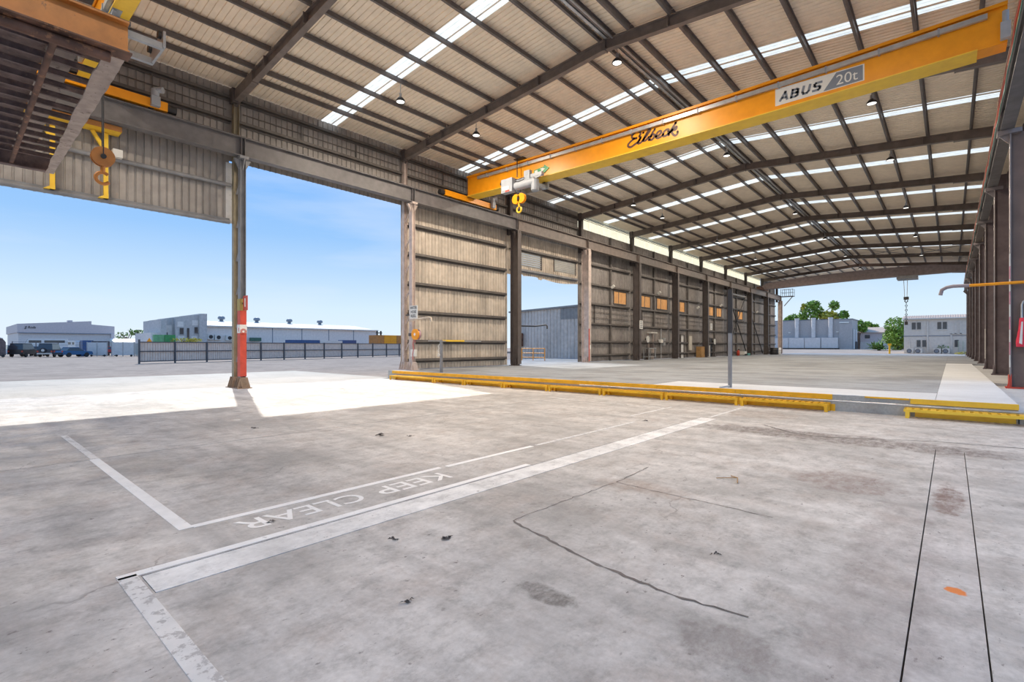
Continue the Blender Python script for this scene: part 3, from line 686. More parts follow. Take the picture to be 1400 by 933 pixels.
pw = MB(); pw.add([(-4.60, yf, 9.95), (-2.05, yf, 9.965), (-2.05, yf, 10.49), (-4.60, yf, 10.54)], [(0, 1, 2, 3)]); npl = pw.build('name_plate', signw_m, big)
pw = MB(); pw.add([(-3.16, yf - .003, 9.985), (-2.09, yf - .003, 9.99), (-2.09, yf - .003, 10.465), (-2.80, yf - .003, 10.475)], [(0, 1, 2, 3)]); pw.build('grey_panel', signg_m, npl)
def block_letter(sh, x0, wdt, hgt, z0, mat_, par, th=.075):
    S_ = {'A': [[(0, 0), (.5, 1.02), (1, 0)], [(.22, .3), (.78, .3)]], 'B': [[(.06, 0), (.06, 1)], [(0, .93), (.65, .93), (.86, .85), (.86, .63), (.65, .53), (.1, .53)], [(.65, .53), (.92, .42), (.92, .16), (.7, .07), (0, .07)]],
          'U': [[(.08, 1), (.08, .3), (.25, .08), (.75, .08), (.92, .3), (.92, 1)]], 'S': [[(.98, .93), (.25, .93), (.08, .8), (.08, .63), (.25, .53), (.75, .5), (.92, .38), (.92, .2), (.75, .07), (.02, .07)]]}[sh]
    mb = MB()
    for p in S_:
        P = [(x0 + wdt * q[0] + .22 * hgt * q[1], z0 + hgt * q[1] - .004 * q[0]) for q in p]
        for a_, b_ in zip(P[:-1], P[1:]):
            d = Vector((b_[0] - a_[0], b_[1] - a_[1])).normalized(); n_ = Vector((-d.y, d.x)) * th / 2; e = d * (th * .25)
            mb.add([(a_[0] + n_.x - e.x, yf - .004, a_[1] + n_.y - e.y), (a_[0] - n_.x - e.x, yf - .004, a_[1] - n_.y - e.y), (b_[0] - n_.x + e.x, yf - .004, b_[1] - n_.y + e.y), (b_[0] + n_.x + e.x, yf - .004, b_[1] + n_.y + e.y)], [(0, 1, 2, 3)])
    return mb.build('plate_lettering', mat_, par)
for k, ch in enumerate('ABUS'): block_letter(ch, -4.45 + .325 * k, .22, .27, 10.085 - .003 * k, signg_m, npl)
text('20t', 'plate_lettering', signw_m, npl, (-2.80, yf, 10.06), (1, 0, 0), (0, 0, 1), .58, .32, .007, .0)
LET = {'E': [[(-9.745, 10.328), (-9.693, 10.457), (-9.771, 10.563), (-9.914, 10.58), (-10.046, 10.496), (-10.086, 10.387), (-9.98, 10.309), (-9.875, 10.304)], [(-9.98, 10.309), (-10.14, 10.232), (-10.26, 10.131), (-10.247, 10.042), (-10.126, 9.998), (-9.967, 10.053), (-9.81, 10.13), (-9.706, 10.246)]], 'i': [[(-9.674, 10.285), (-9.784, 10.123), (-9.797, 10.06), (-9.706, 10.055), (-9.576, 10.139)], [(-9.579, 10.437), (-9.556, 10.447)]], 'l': [[(-9.576, 10.139), (-9.397, 10.303), (-9.258, 10.452), (-9.308, 10.495), (-9.423, 10.369), (-9.551, 10.179), (-9.563, 10.099), (-9.448, 10.104), (-9.321, 10.199)]], 'b': [[(-9.058, 10.441), (-9.22, 10.253), (-9.321, 10.069)], [(-9.291, 10.084), (-9.195, 10.046), (-9.095, 10.124), (-9.07, 10.211), (-9.145, 10.251), (-9.233, 10.186)]], 'e': [[(-9.02, 10.127), (-8.872, 10.156), (-8.786, 10.236), (-8.823, 10.304), (-8.921, 10.286), (-8.996, 10.19), (-8.996, 10.085), (-8.921, 10.041), (-8.799, 10.065), (-8.701, 10.131)]], 'c': [[(-8.496, 10.176), (-8.472, 10.25), (-8.544, 10.282), (-8.652, 10.233), (-8.713, 10.134), (-8.689, 10.058), (-8.604, 10.046), (-8.484, 10.093)]], 'k': [[(-8.199, 10.433), (-8.164, 10.445), (-8.293, 10.313), (-8.436, 10.125), (-8.472, 10.032)], [(-8.436, 10.114), (-8.27, 10.238), (-8.152, 10.283), (-8.175, 10.188), (-8.341, 10.155), (-8.293, 10.016), (-8.199, 9.944), (-8.117, 9.989), (-8.105, 10.077)]]}
for ch in 'Eilbeck':
    mb = MB()
    for s_ in LET[ch]: stroke(mb, s_, .092, yf)
    mb.build('script_letter', letter_m, big)
# arrow sign hanging on the girder
mb = MB(); mb.prism([(-15.35, 9.99), (-14.72, 10.02), (-14.72, 9.94), (-14.42, 10.14), (-14.72, 10.36), (-14.72, 10.27), (-15.35, 10.22)], 'y', yf - .03, yf - .01); ar = mb.build('arrow_sign', exit_m, big)
mb = MB(); mb.add([(-15.3, yf - .034, 10.03), (-15.12, yf - .034, 10.04), (-15.12, yf - .034, 10.19), (-15.3, yf - .034, 10.18)], [(0, 1, 2, 3)]); mb.build('pictogram', signw_m, ar)
MB().prism([(-14.98, 10.06), (-14.8, 10.07), (-14.66, 10.15), (-14.8, 10.22), (-14.98, 10.2), (-14.86, 10.14)], 'y', yf - .036, yf - .032).build('chevron', signw_m, ar)
mb = MB(); mb.tube([(-16.2, yf - .05, 10.95), (-16.2, yf - .3, 10.9), (-16.18, yf - .32, 10.0)], .025, 6); mb.box(-16.4, -15.8, yf - .34, yf, 10.9, 10.94); mb.build('festoon_hanger', black_m, big)
# hoist of the big crane
def hoist(x, y, zb, lab, sc=1.0, hz=None, two=True, ax='y', hook_x=None):
    t = thing('hoist', (x, y + .3, zb - .5), lab, 'hoist')
    X = lambda v: x + v * sc
    mb = MB(); mb.box(X(-.75), X(.85), y - .28, y - .22, zb - .32, zb + .1); mb.box(X(-.75), X(.85), y + .82, y + .88, zb - .32, zb + .1); mb.bar((X(-.7), y - .25, zb - .3), (X(1.25), y - .25, zb + .02), .07, .16); mb.box(X(-.7), X(-.55), y - .25, y + .85, zb - .34, zb - .18); mb.box(X(.6), X(.75), y - .25, y + .85, zb - .34, zb - .18); mb.build('trolley_frame', hoist_m, t)
    mb = MB(); mb.box(X(-1.0), X(-.28), y - .62, y - .3, zb - .55, zb + .12); b = mb.build('control_box', hoist_m, t)
    MB().box(X(-.92), X(-.5), y - .628, y - .62, zb - .42, zb - .26).build('maker_plate', signw_m, b)
    MB().box(X(-.72), X(-.45), y - .628, y - .62, zb - .53, zb - .46).build('warning_label', red_m, b)
    mb = MB(); mb.cyl((X(-.25), y - .35, zb - .3), (X(.95), y - .35, zb - .3), .2, 16); mb.build('rope_drum', hoist_m, t)
    mb = MB(); mb.cyl((X(.95), y - .35, zb - .2), (X(.95), y - .35, zb - .72), .19, 14); mb.cyl((X(.95), y - .35, zb - .72), (X(.95), y - .35, zb - .76), .15, 14); mb.build('hoist_motor', hoist_m, t)
    mb = MB(); mb.box(X(.25), X(.6), y - .35, y - .15, zb - .1, zb + .36); mb.box(X(.55), X(1.3), y - .3, y - .1, zb - .02, zb + .14); mb.cyl((X(.4), y - .36, zb + .2), (X(.4), y - .3, zb + .2), .09, 12); mb.build('gearbox', hoist_m, t)
    mb = MB()
    for k in range(4): MB().cyl((X(-.6 + (k % 2) * 1.2), y - .2 + (k // 2) * 1.02, zb + .06), (X(-.6 + (k % 2) * 1.2), y - .08 + (k // 2) * .82, zb + .06), .1, 12).build('trolley_wheel', black_m, t)
    for k in range(3): mb.tube([(X(-.25), y - .4, zb + .05 - .1 * k), (X(0), y - .5, zb - .04 - .1 * k), (X(.3), y - .4, zb + .04 - .1 * k)], .02, 6)
    o = mb.build('hose_loops', black_m, t); o['kind'] = 'stuff'
    mb = MB(); mb.box(X(-1.32), X(-1.0), y - .35, y - .25, zb + .0, zb + .12); mb.prism([(X(-1.32), zb + .18), (X(-1.15), zb + .15), (X(-1.0), zb - .1), (X(-1.08), zb - .1), (X(-1.2), zb + .06)], 'y', y - .33, y - .27); mb.build('buffer_arm', black_m, t)
    hx = X(-.05) if hook_x is None else hook_x; hzz = hz if hz is not None else zb - .95
    mb = MB()
    for d in (-.1, .1): mb.cyl((hx + d, y - .35, zb - .4), (hx + d * .8, y - .35, hzz), .014, 6)
    mb.build('hoist_rope', black_m, t)
    hook_block(t, hx, y - .35, hzz, 1.0, two, ax)
    return t
hoist(-15.85, 18.95, 9.76, 'grey hoist with orange hook block under the lettered crane girder', 1.0, 8.83)
old = crane(2.7, 'yellow and orange bridge crane above the rusty hanging frame', orange_m, 1.1, 5.05, wd=.32, fo=.04, rdz=.1)
t = hoist(-16.2, 2.97, 9.78, 'grey hoist with a low-hanging orange hook beside the rusty frame', .8, 6.34, False, ax='x', hook_x=-15.96)
# weathered crane at the far end
t = thing('bridge_crane', (-9.5, 77, 9.6), 'weathered grey and brown bridge crane spanning the far end opening', 'crane')
prof = [(-20.4, 9.75), (-19.6, 9.72), (-9, 10.1), (1.3, 10.25), (1.3, 10.9), (-2, 11.32), (-8, 11.3), (-15, 11.0), (-19.6, 10.55), (-20.4, 10.1)]
MB().prism(prof, 'y', 77, 78).build('girder', paint('far_crane', (.27, .21, .20), .12, .6, 0, (.35, .17, .09), .62), t)
MB().box(-20.5, -20.1, 75.2, 79.5, 9.62, 9.95).build('end_carriage', rust_m, t); MB().box(1.2, 1.6, 75.2, 79.5, 9.62, 9.95).build('end_carriage', rust_m, t)
MB().box(-5, -3, 76.4, 78.6, 9.75, 10.12).build('trolley', grey_m, t)
mb = MB()
for d in (-.25, .12): mb.cyl((-4.1 + d, 77, 9.8), (-4.1 + d * .6, 77, 7.55), .03, 6)
mb.build('hoist_rope', galv_m, t)
o = MB().box(-4.35, -3.85, 76.9, 77.1, 7.25, 7.6).build('hook_block', black_m, t); MB().torus((-4.1, 77, 7.1), (0, 1, 0), .14, .05, 16, 6, 0, 5).build('hook', black_m, o)
mb = MB()
for k in range(9): mb.torus((-4.1, 77, 6.8 - .27 * k), (0, 1, 0) if k % 2 else (1, 0, 0), .10, .035, 10, 5)
mb.build('sling_chain', black_m, t)
MB().box(-4.25, -3.95, 76.9, 77.1, 4.2, 4.6).build('chain_hook', black_m, t)

# ================================================================== RUSTY HANGING FRAME (nearest the camera, high up)
t = thing('loading_frame', (-13.2, -.6, 6.0), 'large rusty steel frame of joists and pipes high overhead beside the yellow crane', 'frame')
ZF = 6.0; yA, yB, xA, xB = -3.2, 1.83, -9.35, -17.15
def ch(p0, p1, nm, mat, h=.34, bw=.30): return MB().ibeam(p0, p1, h, bw, .03, .025).build(nm, mat, t)
ch((xA, yA, ZF + .22), (xA, yB, ZF + .22), 'edge_beam', orange2_m, .46, .24)
MB().box(xA - .14, xA + .14, yA, yB + .03, ZF - .035, ZF - .012).build('edge_flange', rust_m, t); MB().box(xA - .03, xA + .04, yA, yB + .03, ZF + .44, ZF + .5).build('edge_cap', black_m, t)
mb = MB(); mb.tube([(xA - .06, yA, ZF - .10), (xA - .06, yB - .2, ZF - .10)], .075, 10); mb.build('edge_pipe', rust_m, t)
random.seed(11)
xs = [xB + (xA - xB) * k / 40 for k in range(41)]
pl_ = [(x, yB - .27 + .008 * math.sin(k * .7) + random.uniform(-.010, .010) + .003 * (40 - k)) for k, x in enumerate(xs)] + [(x, yB + random.uniform(-.008, .008)) for x in reversed(xs)]
MB().prism(pl_, 'z', ZF - .02, ZF + .01).build('bottom_flange', rustl_m, t)
MB().box(xB, xA, yB - .02, yB, ZF, ZF + .42).build('edge_web', rustd_m, t)
MB().box(xB, xA, yB - .75, yB - .40, ZF + .38, ZF + .40).build('deck_plate', rustl_m, t)
MB().box(xB, xA, yB - 1.3, yB - .75, ZF + .46, ZF + .48).build('deck_plate', rustd_m, t)
ch((xB, yA, ZF + .2), (xB, yB, ZF + .2), 'edge_beam', rustd_m, .40, .16)
nj = 15
for k in range(1, nj):
    x = xA + (xB - xA) * k / nj
    MB().ibeam((x, yA, ZF + .26), (x, yB - .02, ZF + .26), .10, .05, .012, .01).build('joist', rustd_m, t)
for y in (yB - .76, yB - 1.5, yB - 2.3): MB().tube([(xA, y, ZF + .12), (xB, y - .0, ZF + .08)], .045, 8).build('cross_pipe', rust_m, t)
for k, (x, y) in enumerate(((-12, .4), (-14, .1), (-15.5, .9))): MB().bar((x, y, ZF + .42), (x - 1.5, y - .9, ZF + .42), .1, .05).build('brace_bar', rustd_m, t)
for k, x in enumerate((-10.6, -11.1, -12.0)): MB().box(x - .12, x + .12, yA, .9 - .1 * k, ZF + .55, ZF + .6).build('deck_plank', tan2_m if k != 1 else rustl_m, t)
for x in (xA, xB): MB().ibeam((x, -3.1, 0), (x, -3.1, ZF), .25, .25, .02, .015, (1, 0, 0)).build('support_post', rust_m, t)
for x in (xA, xB): MB().bar((x, -3.1, 3.0), (x, -.6, ZF), .15, .15).build('knee_brace', rust_m, t)

# yellow goalpost frame under the first crane beam
t = thing('goalpost', (-20.85, 2.0, 6.5), 'yellow steel goalpost frame fixed inside the sheeted wall behind the hook', 'frame')
for y in (2.2, 3.5):
    MB().box(-20.93, -20.81, y - .06, y + .06, 6.45, 8.6).build('post', yellowc_m, t); MB().prism([(y - .2, 6.45), (y + .06, 6.45), (y + .06, 6.62)], 'x', -20.95, -20.79).build('foot', yellowc_m, t)
    MB().bar((-20.87, y, 8.0), (-20.87, y - .35, 8.6), .1, .1).build('brace', yellowc_m, t)
MB().box(-21.0, -20.45, .2, 3.85, 8.62, 8.66).build('top_plate', yellowc_m, t); MB().box(-20.47, -20.43, .2, 3.85, 8.62, 8.78).build('top_web', orange2_m, t)
tag(MB().box(-20.96, -20.7, 3.66, 3.92, 7.86, 8.12).build('junction_box', signw_m), 'small white junction box fixed beside the yellow goalpost frame', 'box')

# ================================================================== YELLOW STEPS ALONG THE PLATFORM
SX = [-20.3, -17.0, -15.1, -12.9, -10.75, -8.55, -6.42, -4.3, -2.22]
def step(x0, x1, lab, clean=False):
    mt = yellowc_m if clean else yellow_m
    t = thing('yellow_step', ((x0 + x1) / 2, 14.32, 0), lab, 'step', 'low yellow steps along the platform edge')
    MB().box(x0, x1, 14.12, 14.17, .14, .20).build('front_rail', mt, t); MB().box(x0, x1, 14.44, 14.48, .15, .21).build('rear_rail', mt, t)
    for x in (x0 + .03, x1 - .08):
        MB().box(x, x + .07, 14.11, 14.17, 0, .15).build('leg', mt, t); MB().box(x, x + .07, 14.42, 14.48, 0, .15).build('leg', mt, t)
    n = int((x1 - x0) / .14); o = None
    for k in range(n):
        x = x0 + .05 + k * (x1 - x0 - .1) / n
        if o is None: o = MB().box(x, x + .085, 14.17, 14.44, .17, .205).build('tread_bar', mt, t); xo = x
        else: inst(o, t, (x - xo, 0, 0))
for k in range(8): step(SX[k] + .02, SX[k + 1] - .02, 'low worn yellow steel step at the platform edge, %s from the hose-reel column' % ORD[k])
step(-.80, 2.6, 'low bright yellow steel step in front of the pale new concrete strip', True)
mb = MB(); mb.tube([(-9.5, 14.28, .285), (-4.9, 14.28, .285), (-2.2, 14.28, .27), (3, 14.28, .25)], .022, 8)
tag(mb.build('service_pipe', galv_m), 'thin grey pipe running along the platform face above the yellow steps', 'pipe')
mb = MB()
for x in (-6.9, -4.2, -1.2): mb.box(x - .03, x + .03, 14.26, 14.5, .26, .31)
mb = MB(); mb.tube([(-21.1, 14.9, -.01), (-21.1, 14.9, .13), (-20.75, 14.9, .13), (-20.75, 14.9, -.01)], .025, 6); tag(mb.build('foot_hoop', steel_m), 'small steel hoop in the ground at the end of the platform', 'hoop')

# posts standing on the platform edge
t = thing('gate_post', (-17.5, 15.0, PZ), 'slim grey post with a chain hook on the platform near the hose reel', 'post')
MB().box(-17.55, -17.45, 14.95, 15.05, PZ, 1.85).build('post', grey_m, t); MB().box(-17.55, -17.2, 14.98, 15.02, 1.82, 1.85).build('top_arm', galv_m, t)
mb = MB(); mb.tube([(-17.57, 14.95, 1.7), (-17.63, 14.93, 1.6), (-17.58, 14.93, 1.5), (-17.64, 14.93, 1.42), (-17.6, 14.93, 1.3)], .018, 6); mb.torus((-17.6, 14.93, 1.2), (0, 1, 0), .06, .025, 14, 6); mb.build('chain_hook', signw_m, t)
t = thing('gate_post', (-4.82, 15.05, PZ), 'tall slim dark grey post on the platform edge behind the yellow steps', 'post')
MB().box(-4.86, -4.78, 15.0, 15.1, PZ, 1.98).build('post', grey_m, t); MB().box(-4.865, -4.775, 14.995, 15.105, 1.98, 3.25).build('sleeve', black_m, t)
mb = MB(); mb.tube([(-4.95, 14.6, PZ - .1), (-4.95, 14.6, PZ + .03), (-4.8, 14.9, PZ + .05)], .03, 6); mb.build('tie_ring', galv_m, t)

# ================================================================== FITTINGS ON THE FIRST PLATFORM COLUMN
t = thing('hose_reel', (-19.4, 15.0, 2.0), 'yellow water hose reel on the pale primed column', 'hose reel')
HX = -19.28
MB().cyl((HX, 14.86, 2.17), (HX, 14.94, 2.17), .26, 28).build('side_disc', orange_m, t)
MB().cyl((HX, 14.94, 2.17), (HX, 15.12, 2.17), .18, 20).build('drum', paint('hose_pink', (.45, .28, .30), .1, .6), t)
MB().cyl((HX - .1, 15.12, 2.17), (HX - .1, 15.15, 2.17), .25, 24).build('side_disc', paint('disc_mauve', (.34, .22, .26), .1, .6), t)
MB().disc((HX, 14.855, 2.17), (0, -1, 0), .07, 16).build('hub', worn_m, t)
MB().box(-20.15, HX, 15.15, 15.25, 2.1, 2.25).build('wall_bracket', steel_m, t)
mb = MB(); mb.tube([(HX - .2, 15.0, 2.05), (HX - .25, 14.95, 1.7), (HX - .15, 14.92, 1.5), (HX - .28, 14.95, 1.2), (HX - .32, 15.0, .95)], .022, 6); mb.torus((HX - .02, 15.0, 1.9), (0, 1, 0), .15, .02, 16, 6, 3, 6.4); mb.build('hose', paint('hose_red', (.6, .2, .2)), t)
t = thing('wall_sign', (-19.6, 15.05, 2.9), 'white sign lettered for the water hose reel on the pale column', 'sign')
MB().box(-19.86, -19.24, 15.0, 15.02, 2.94, 3.57).build('board', signw_m, t); MB().box(-20.2, -19.5, 15.02, 15.06, 3.1, 3.16).build('bracket', steel_m, t)
for s_, z, wdt in (('WATER', 3.40, .52), ('HOSE', 3.20, .42), ('REEL', 3.0, .42)): text(s_, 'sign_lettering', black_m, t, (-19.55 - wdt / 2, 15.0, z), (1, 0, 0), (0, 0, 1), wdt, .14, .004, .02)
t = thing('pipe_arm', (-20.0, 15.0, 2.8), 'cream pipe arm with a bent end above the yellow hose reel', 'pipe')
mb = MB(); mb.tube([(-20.15, 15.2, 2.86), (-19.0, 15.0, 2.92), (-18.3, 14.98, 2.96), (-18.2, 14.98, 2.92), (-18.17, 14.98, 2.74)], .04, 8); mb.build('pipe', paint('pipe_cream', (.68, .58, .46)), t)
tag(MB().box(-20.05, -19.75, 15.2, 15.35, 1.1, 1.45).build('switch_box', signw_m), 'small white switch box low on the pale primed column', 'box')
t = thing('wall_sign', (-20.0, 7.5, 2.9), 'small red fire sign projecting from the orange-painted column', 'sign')
MB().box(-20.12, -19.72, 7.46, 7.48, 2.95, 3.5).build('board', red_m, t); MB().box(-19.96, -19.88, 7.45, 7.46, 3.08, 3.4).build('pictogram', signw_m, t); MB().box(-20.2, -20.1, 7.45, 7.49, 3.2, 3.25).build('bracket', steel_m, t)

# pipe arms at the louvred opening and handrail
t = thing('pipe_arm', (-20.4, F_(2), 3.0), 'black pipe arm with a down-turned end across the louvred opening', 'pipe')
mb = MB(); mb.tube([(-20.4, F_(2) + .3, 2.88), (-19.6, 24.5, 2.86), (-18.55, 24.2, 2.9), (-18.42, 24.17, 2.82), (-18.42, 24.17, 2.65)], .045, 8); mb.build('pipe', black_m, t)
t = thing('barrier_arm', (-20, F_(2) - .3, 1.6), 'thin yellow and grey rail along the brown sheeted bay', 'rail')
MB().box(-20.95, -20.9, 17.0, 21.0, 1.86, 1.92).build('rail', galv_m, t); MB().box(-20.9, -20.86, 18.0, 19.6, 1.86, 1.95).build('painted_length', yellowc_m, t)
t = thing('handrail', (-27, 31, 0), 'orange pipe handrail outside the louvred opening', 'handrail')
hx0, hx1, hy = -27.9, -25.4, 33.0
for z in (.66, 1.03, 1.42): MB().tube([(hx0, hy, z), (hx1, hy, z)], .035, 6).build('rail', orange_m, t)
for x in (hx0, (hx0 + hx1) / 2, hx1): MB().tube([(x, hy, PZ), (x, hy, 1.42)], .035, 6).build('post', orange_m, t)

# ================================================================== FITTINGS ON THE SOLID WALL
t = thing('pipe_arm', (1.6, 23.2, 3.5), 'long orange pipe arm with a grey bent end jutting from the dark plate columns', 'pipe')
MB().tube([(1.95, 23.3, 3.70), (.46, 23.2, 3.68)], .05, 10).build('orange_length', orange_m, t)
MB().tube([(.46, 23.2, 3.68), (.05, 23.2, 3.69), (-.12, 23.2, 3.66), (-.25, 23.2, 3.58), (-.29, 23.2, 3.40)], .06, 10).build('bent_end', paint('arm_grey', (.33, .28, .30)), t)
t = thing('fabric_bag', (1.75, 23.2, 1.6), 'red and white fabric bag hanging on the dark plate wall', 'bag')
prof = []
random.seed(5)
mb = MB(); rings = []
for k in range(9):
    z = 1.58 + .95 * k / 8; hw = .20 - .09 * (k / 8) ** 1.5 ; hd = .10 * math.sin(.5 + 2.2 * k / 8)
    rings.append([(1.80 + hw * math.cos(a) + .015 * math.sin(5 * a + k), 23.25 + hd * math.sin(a), z) for a in [2 * math.pi * j / 16 for j in range(16)]])
vs = [p for r_ in rings for p in r_]
mb.add(vs, [(i * 16 + j, i * 16 + (j + 1) % 16, (i + 1) * 16 + (j + 1) % 16, (i + 1) * 16 + j) for i in range(8) for j in range(16)] + [tuple(range(15, -1, -1)), tuple(range(128, 144))], False)
mb.build('bag_body', redflag_m, t)
MB().prism([(1.66, 1.7), (1.73, 1.66), (1.75, 2.4), (1.71, 2.4)], 'y', 23.13, 23.14).build('white_band', signw_m, t)
MB().tube([(1.73, 23.25, 2.5), (1.73, 23.3, 2.95), (1.76, 23.32, 3.06), (1.83, 23.34, 3.1), (1.9, 23.36, 3.06), (1.92, 23.38, 2.6)], .03, 8).build('hanger', galv_m, t)

# ================================================================== SMALL THINGS ALONG THE WINDOWED WALL
def pedestal_fan(y, z, lab):
    t = thing('pedestal_fan', (-20.7, y, PZ), lab, 'fan')
    MB().disc((-20.62, y, z), (1, 0, 0), .30, 22).build('fan_face', signw_m, t)
    mb = MB(); mb.torus((-20.63, y, z), (1, 0, 0), .31, .03, 22, 6); mb.torus((-20.6, y, z), (1, 0, 0), .16, .012, 18, 5); mb.build('guard_ring', galv_m, t)
    MB().cyl((-20.75, y, PZ), (-20.75, y, z - .3), .035, 8).build('pole', steel_m, t); MB().cyl((-20.75, y, PZ), (-20.75, y, PZ + .05), .28, 14).build('foot', steel_m, t)
    MB().cyl((-20.86, y, z), (-20.66, y, z), .1, 12).build('motor', black_m, t)
pedestal_fan(42.08, 2.25, 'tall round white fan beside the pale-framed personnel door')
pedestal_fan(59.1, 2.15, 'round white fan beside the black narrow door')
t = thing('work_stand', (-20.6, 42.2, PZ), 'galvanised tube work stand under the white fan and wall sign', 'stand')
for y in (41.6, 42.9):
    for x in (-20.8, -20.3): MB().box(x - .03, x + .03, y - .03, y + .03, PZ, 1.4).build('leg', galv_m, t)
MB().box(-20.85, -20.25, 41.55, 42.95, 1.38, 1.46).build('top_shelf', galv_m, t); MB().box(-20.85, -20.25, 41.55, 42.95, .65, .69).build('lower_shelf', galv_m, t)
MB().box(-20.7, -20.35, 42.5, 42.8, 1.46, 1.85).build('grinder', steel_m, t)
for y, z, l in ((41.3, 3.46, 'white wall notice on the column beside the pale-framed door'), (58.0, 3.78, 'white wall notice on the column near the black narrow door')):
    t = thing('wall_notice', (-20.5, y, z), l, 'sign')
    MB().box(-20.02, -20.0, y - 1.75 - .3, y - 1.75 + .3, z - .36, z + .36).build('board', signw_m, t)
    for k in range(4): MB().box(-19.999, -19.995, y - 1.97, y - 1.53, z - .25 + k * .15, z - .18 + k * .15).build('printed_bar', signg_m, t)
for k, (y, z) in enumerate(((36.1, 6.38), (44.7, 6.58), (54.4, 5.75), (61.6, 6.42), (76.5, 6.4))):
    t = thing('floodlight', (-20.9, y, z), 'small white floodlight on the windowed wall, %s from the louvred opening' % ORD[k], 'light', 'floodlights on the windowed wall')
    MB().bar((-20.9, y, z), (-20.65, y, z + .18), .16, .2).build('lamp_body', signw_m, t); MB().bar((-21.05, y, z - .1), (-20.9, y, z), .05, .05).build('bracket', galv_m, t)
t = thing('switch_board', (-20.95, 45.7, 1.5), 'grey switch boards with pale covers beside the pale-framed door', 'box')
for k, (y, z) in enumerate(((45.3, 2.1), (45.95, 2.25), (45.9, 1.85))): MB().box(-21.0, -20.75, y - .22, y + .22, z - .16, z + .16).build('switch_box', galv_m if k else signw_m, t)
MB().cyl((-20.95, 45.5, PZ), (-20.95, 45.5, 3.3), .05, 8).build('conduit', galv_m, t)
t = thing('door_canopy', (-20.8, 43.3, 2.8), 'pale strip hood over the personnel door between windows', 'hood'); MB().bar((-20.8, 42.7, 2.86), (-20.8, 44.0, 2.86), .4, .08).build('hood_plate', signw_m, t)
tag(MB().box(-20.95, -20.85, 52.2, 52.9, 1.2, 2.7).build('wall_panel', paint('louvre_cream', (.62, .58, .5))), 'tall narrow cream panel on the wall beside the white door', 'panel')
tag(MB().box(-20.9, -20.3, 54.15, 55.05, PZ, 1.58).build('timber_crate', tan2_m), 'brown timber crate standing against the windowed wall', 'crate')
tag(MB().box(-20.4, -20.25, 56.4, 56.55, PZ, 1.7).build('marker_post', signw_m), 'short white post beside the brown timber crate', 'post')
t = thing('fire_extinguisher', (-20.5, 67.2, PZ), 'red fire extinguisher on the floor beyond the braced bay', 'extinguisher')
MB().lathe((-20.5, 67.2, PZ), [(.0, 0), (.18, 0), (.18, .55), (.1, .68), (.04, .72), (0, .8)], 14).build('cylinder', red_m, t); MB().box(-20.55, -20.35, 67.17, 67.23, PZ + .72, PZ + .85).build('valve', black_m, t)
t = thing('welding_set', (-20.4, 69, PZ), 'low green and white machine on the floor in the braced bay', 'machine')
MB().box(-20.7, -20.1, 68.4, 69.4, PZ + .1, .95).build('cabinet', signw_m, t); MB().box(-20.7, -20.1, 69.8, 70.9, PZ, .7).build('side_box', paint('teal_box', (.08, .28, .24)), t)
MB().cyl((-20.1, 68.6, PZ + .12), (-20.0, 68.6, PZ + .12), .12, 12).build('wheel', dark_m, t); MB().cyl((-20.1, 69.2, PZ + .12), (-20.0, 69.2, PZ + .12), .12, 12).build('wheel', dark_m, t)
for k, (y, m_, l) in enumerate(((79.6, black_m, 'black steel drum standing near the end of the windowed wall'), (81.1, signw_m, 'white steel drum beside the black one near the wall end'))):
    tag(MB().lathe((-19.4, y + .4, PZ), [(0, 0), (.55, 0), (.57, .03), (.55, .3), (.57, .33), (.55, .36), (.55, .6), (.57, .63), (.55, .66), (.57, 1.0), (0, 1.0)], 18).build('steel_drum', m_), l, 'drum')
# access cage at the far end of the beam
t = thing('access_cage', (-19.5, 88, 9.5), 'small steel access cage with railings at the far end of the crane beam', 'cage')
MB().box(-20.4, -18.6, 87.7, 88.9, 9.46, 9.54).build('cage_floor', steel_m, t)
for x in (-20.35, -19.8, -19.2, -18.65):
    for y in (87.75, 88.85): MB().box(x - .025, x + .025, y - .025, y + .025, 9.5, 10.65).build('upright', steel_m, t)
for z in (10.1, 10.62):
    for y in (87.75, 88.85): MB().box(-20.4, -18.62, y - .02, y + .02, z - .02, z + .02).build('rail', steel_m, t)
MB().bar((-18.8, 88.3, 9.45), (-19.9, 88.0, 8.0), .12, .12).build('brace', steel_m, t)

# ================================================================== OUTSIDE THE LOUVRED OPENING
t = thing('zinc_shed', (-30, 44, 0), 'ribbed blue-grey zinc shed seen through the louvred opening', 'shed')
mb = MB(); corr(mb, -36.2, -22.5, .42, .05, lambda q, d: ((q, 41 + d, .2), (q, 41 + d, 5.35 + (q + 36.2) * .028 - .1))); mb.build('front_sheet', shedsheet_m, t)
mb = MB(); corr(mb, 41, 52, .42, .05, lambda q, d: ((-36.2, q, .2), (-36.2, q, 5.3))); mb.build('side_sheet', shedsheet_m, t)
mb = MB(); corr(mb, -29.5, -22.5, .42, .02, lambda q, d: ((q, 40.96 + d, 4.3), (q, 40.96 + d, 5.5))); mb.build('upper_strip', shedsheetd_m, t)
MB().prism([(-36.4, 5.25), (-22.3, 5.65), (-22.3, 5.82), (-36.4, 5.42)], 'y', 40.8, 52).build('roof', shedsheetd_m, t)
tag(MB().box(-34.9, -34.4, 40.6, 40.9, 1.6, 3.0).build('meter_cabinet', rust_m), 'small rusty cabinet frame on the zinc shed behind the handrail', 'box')

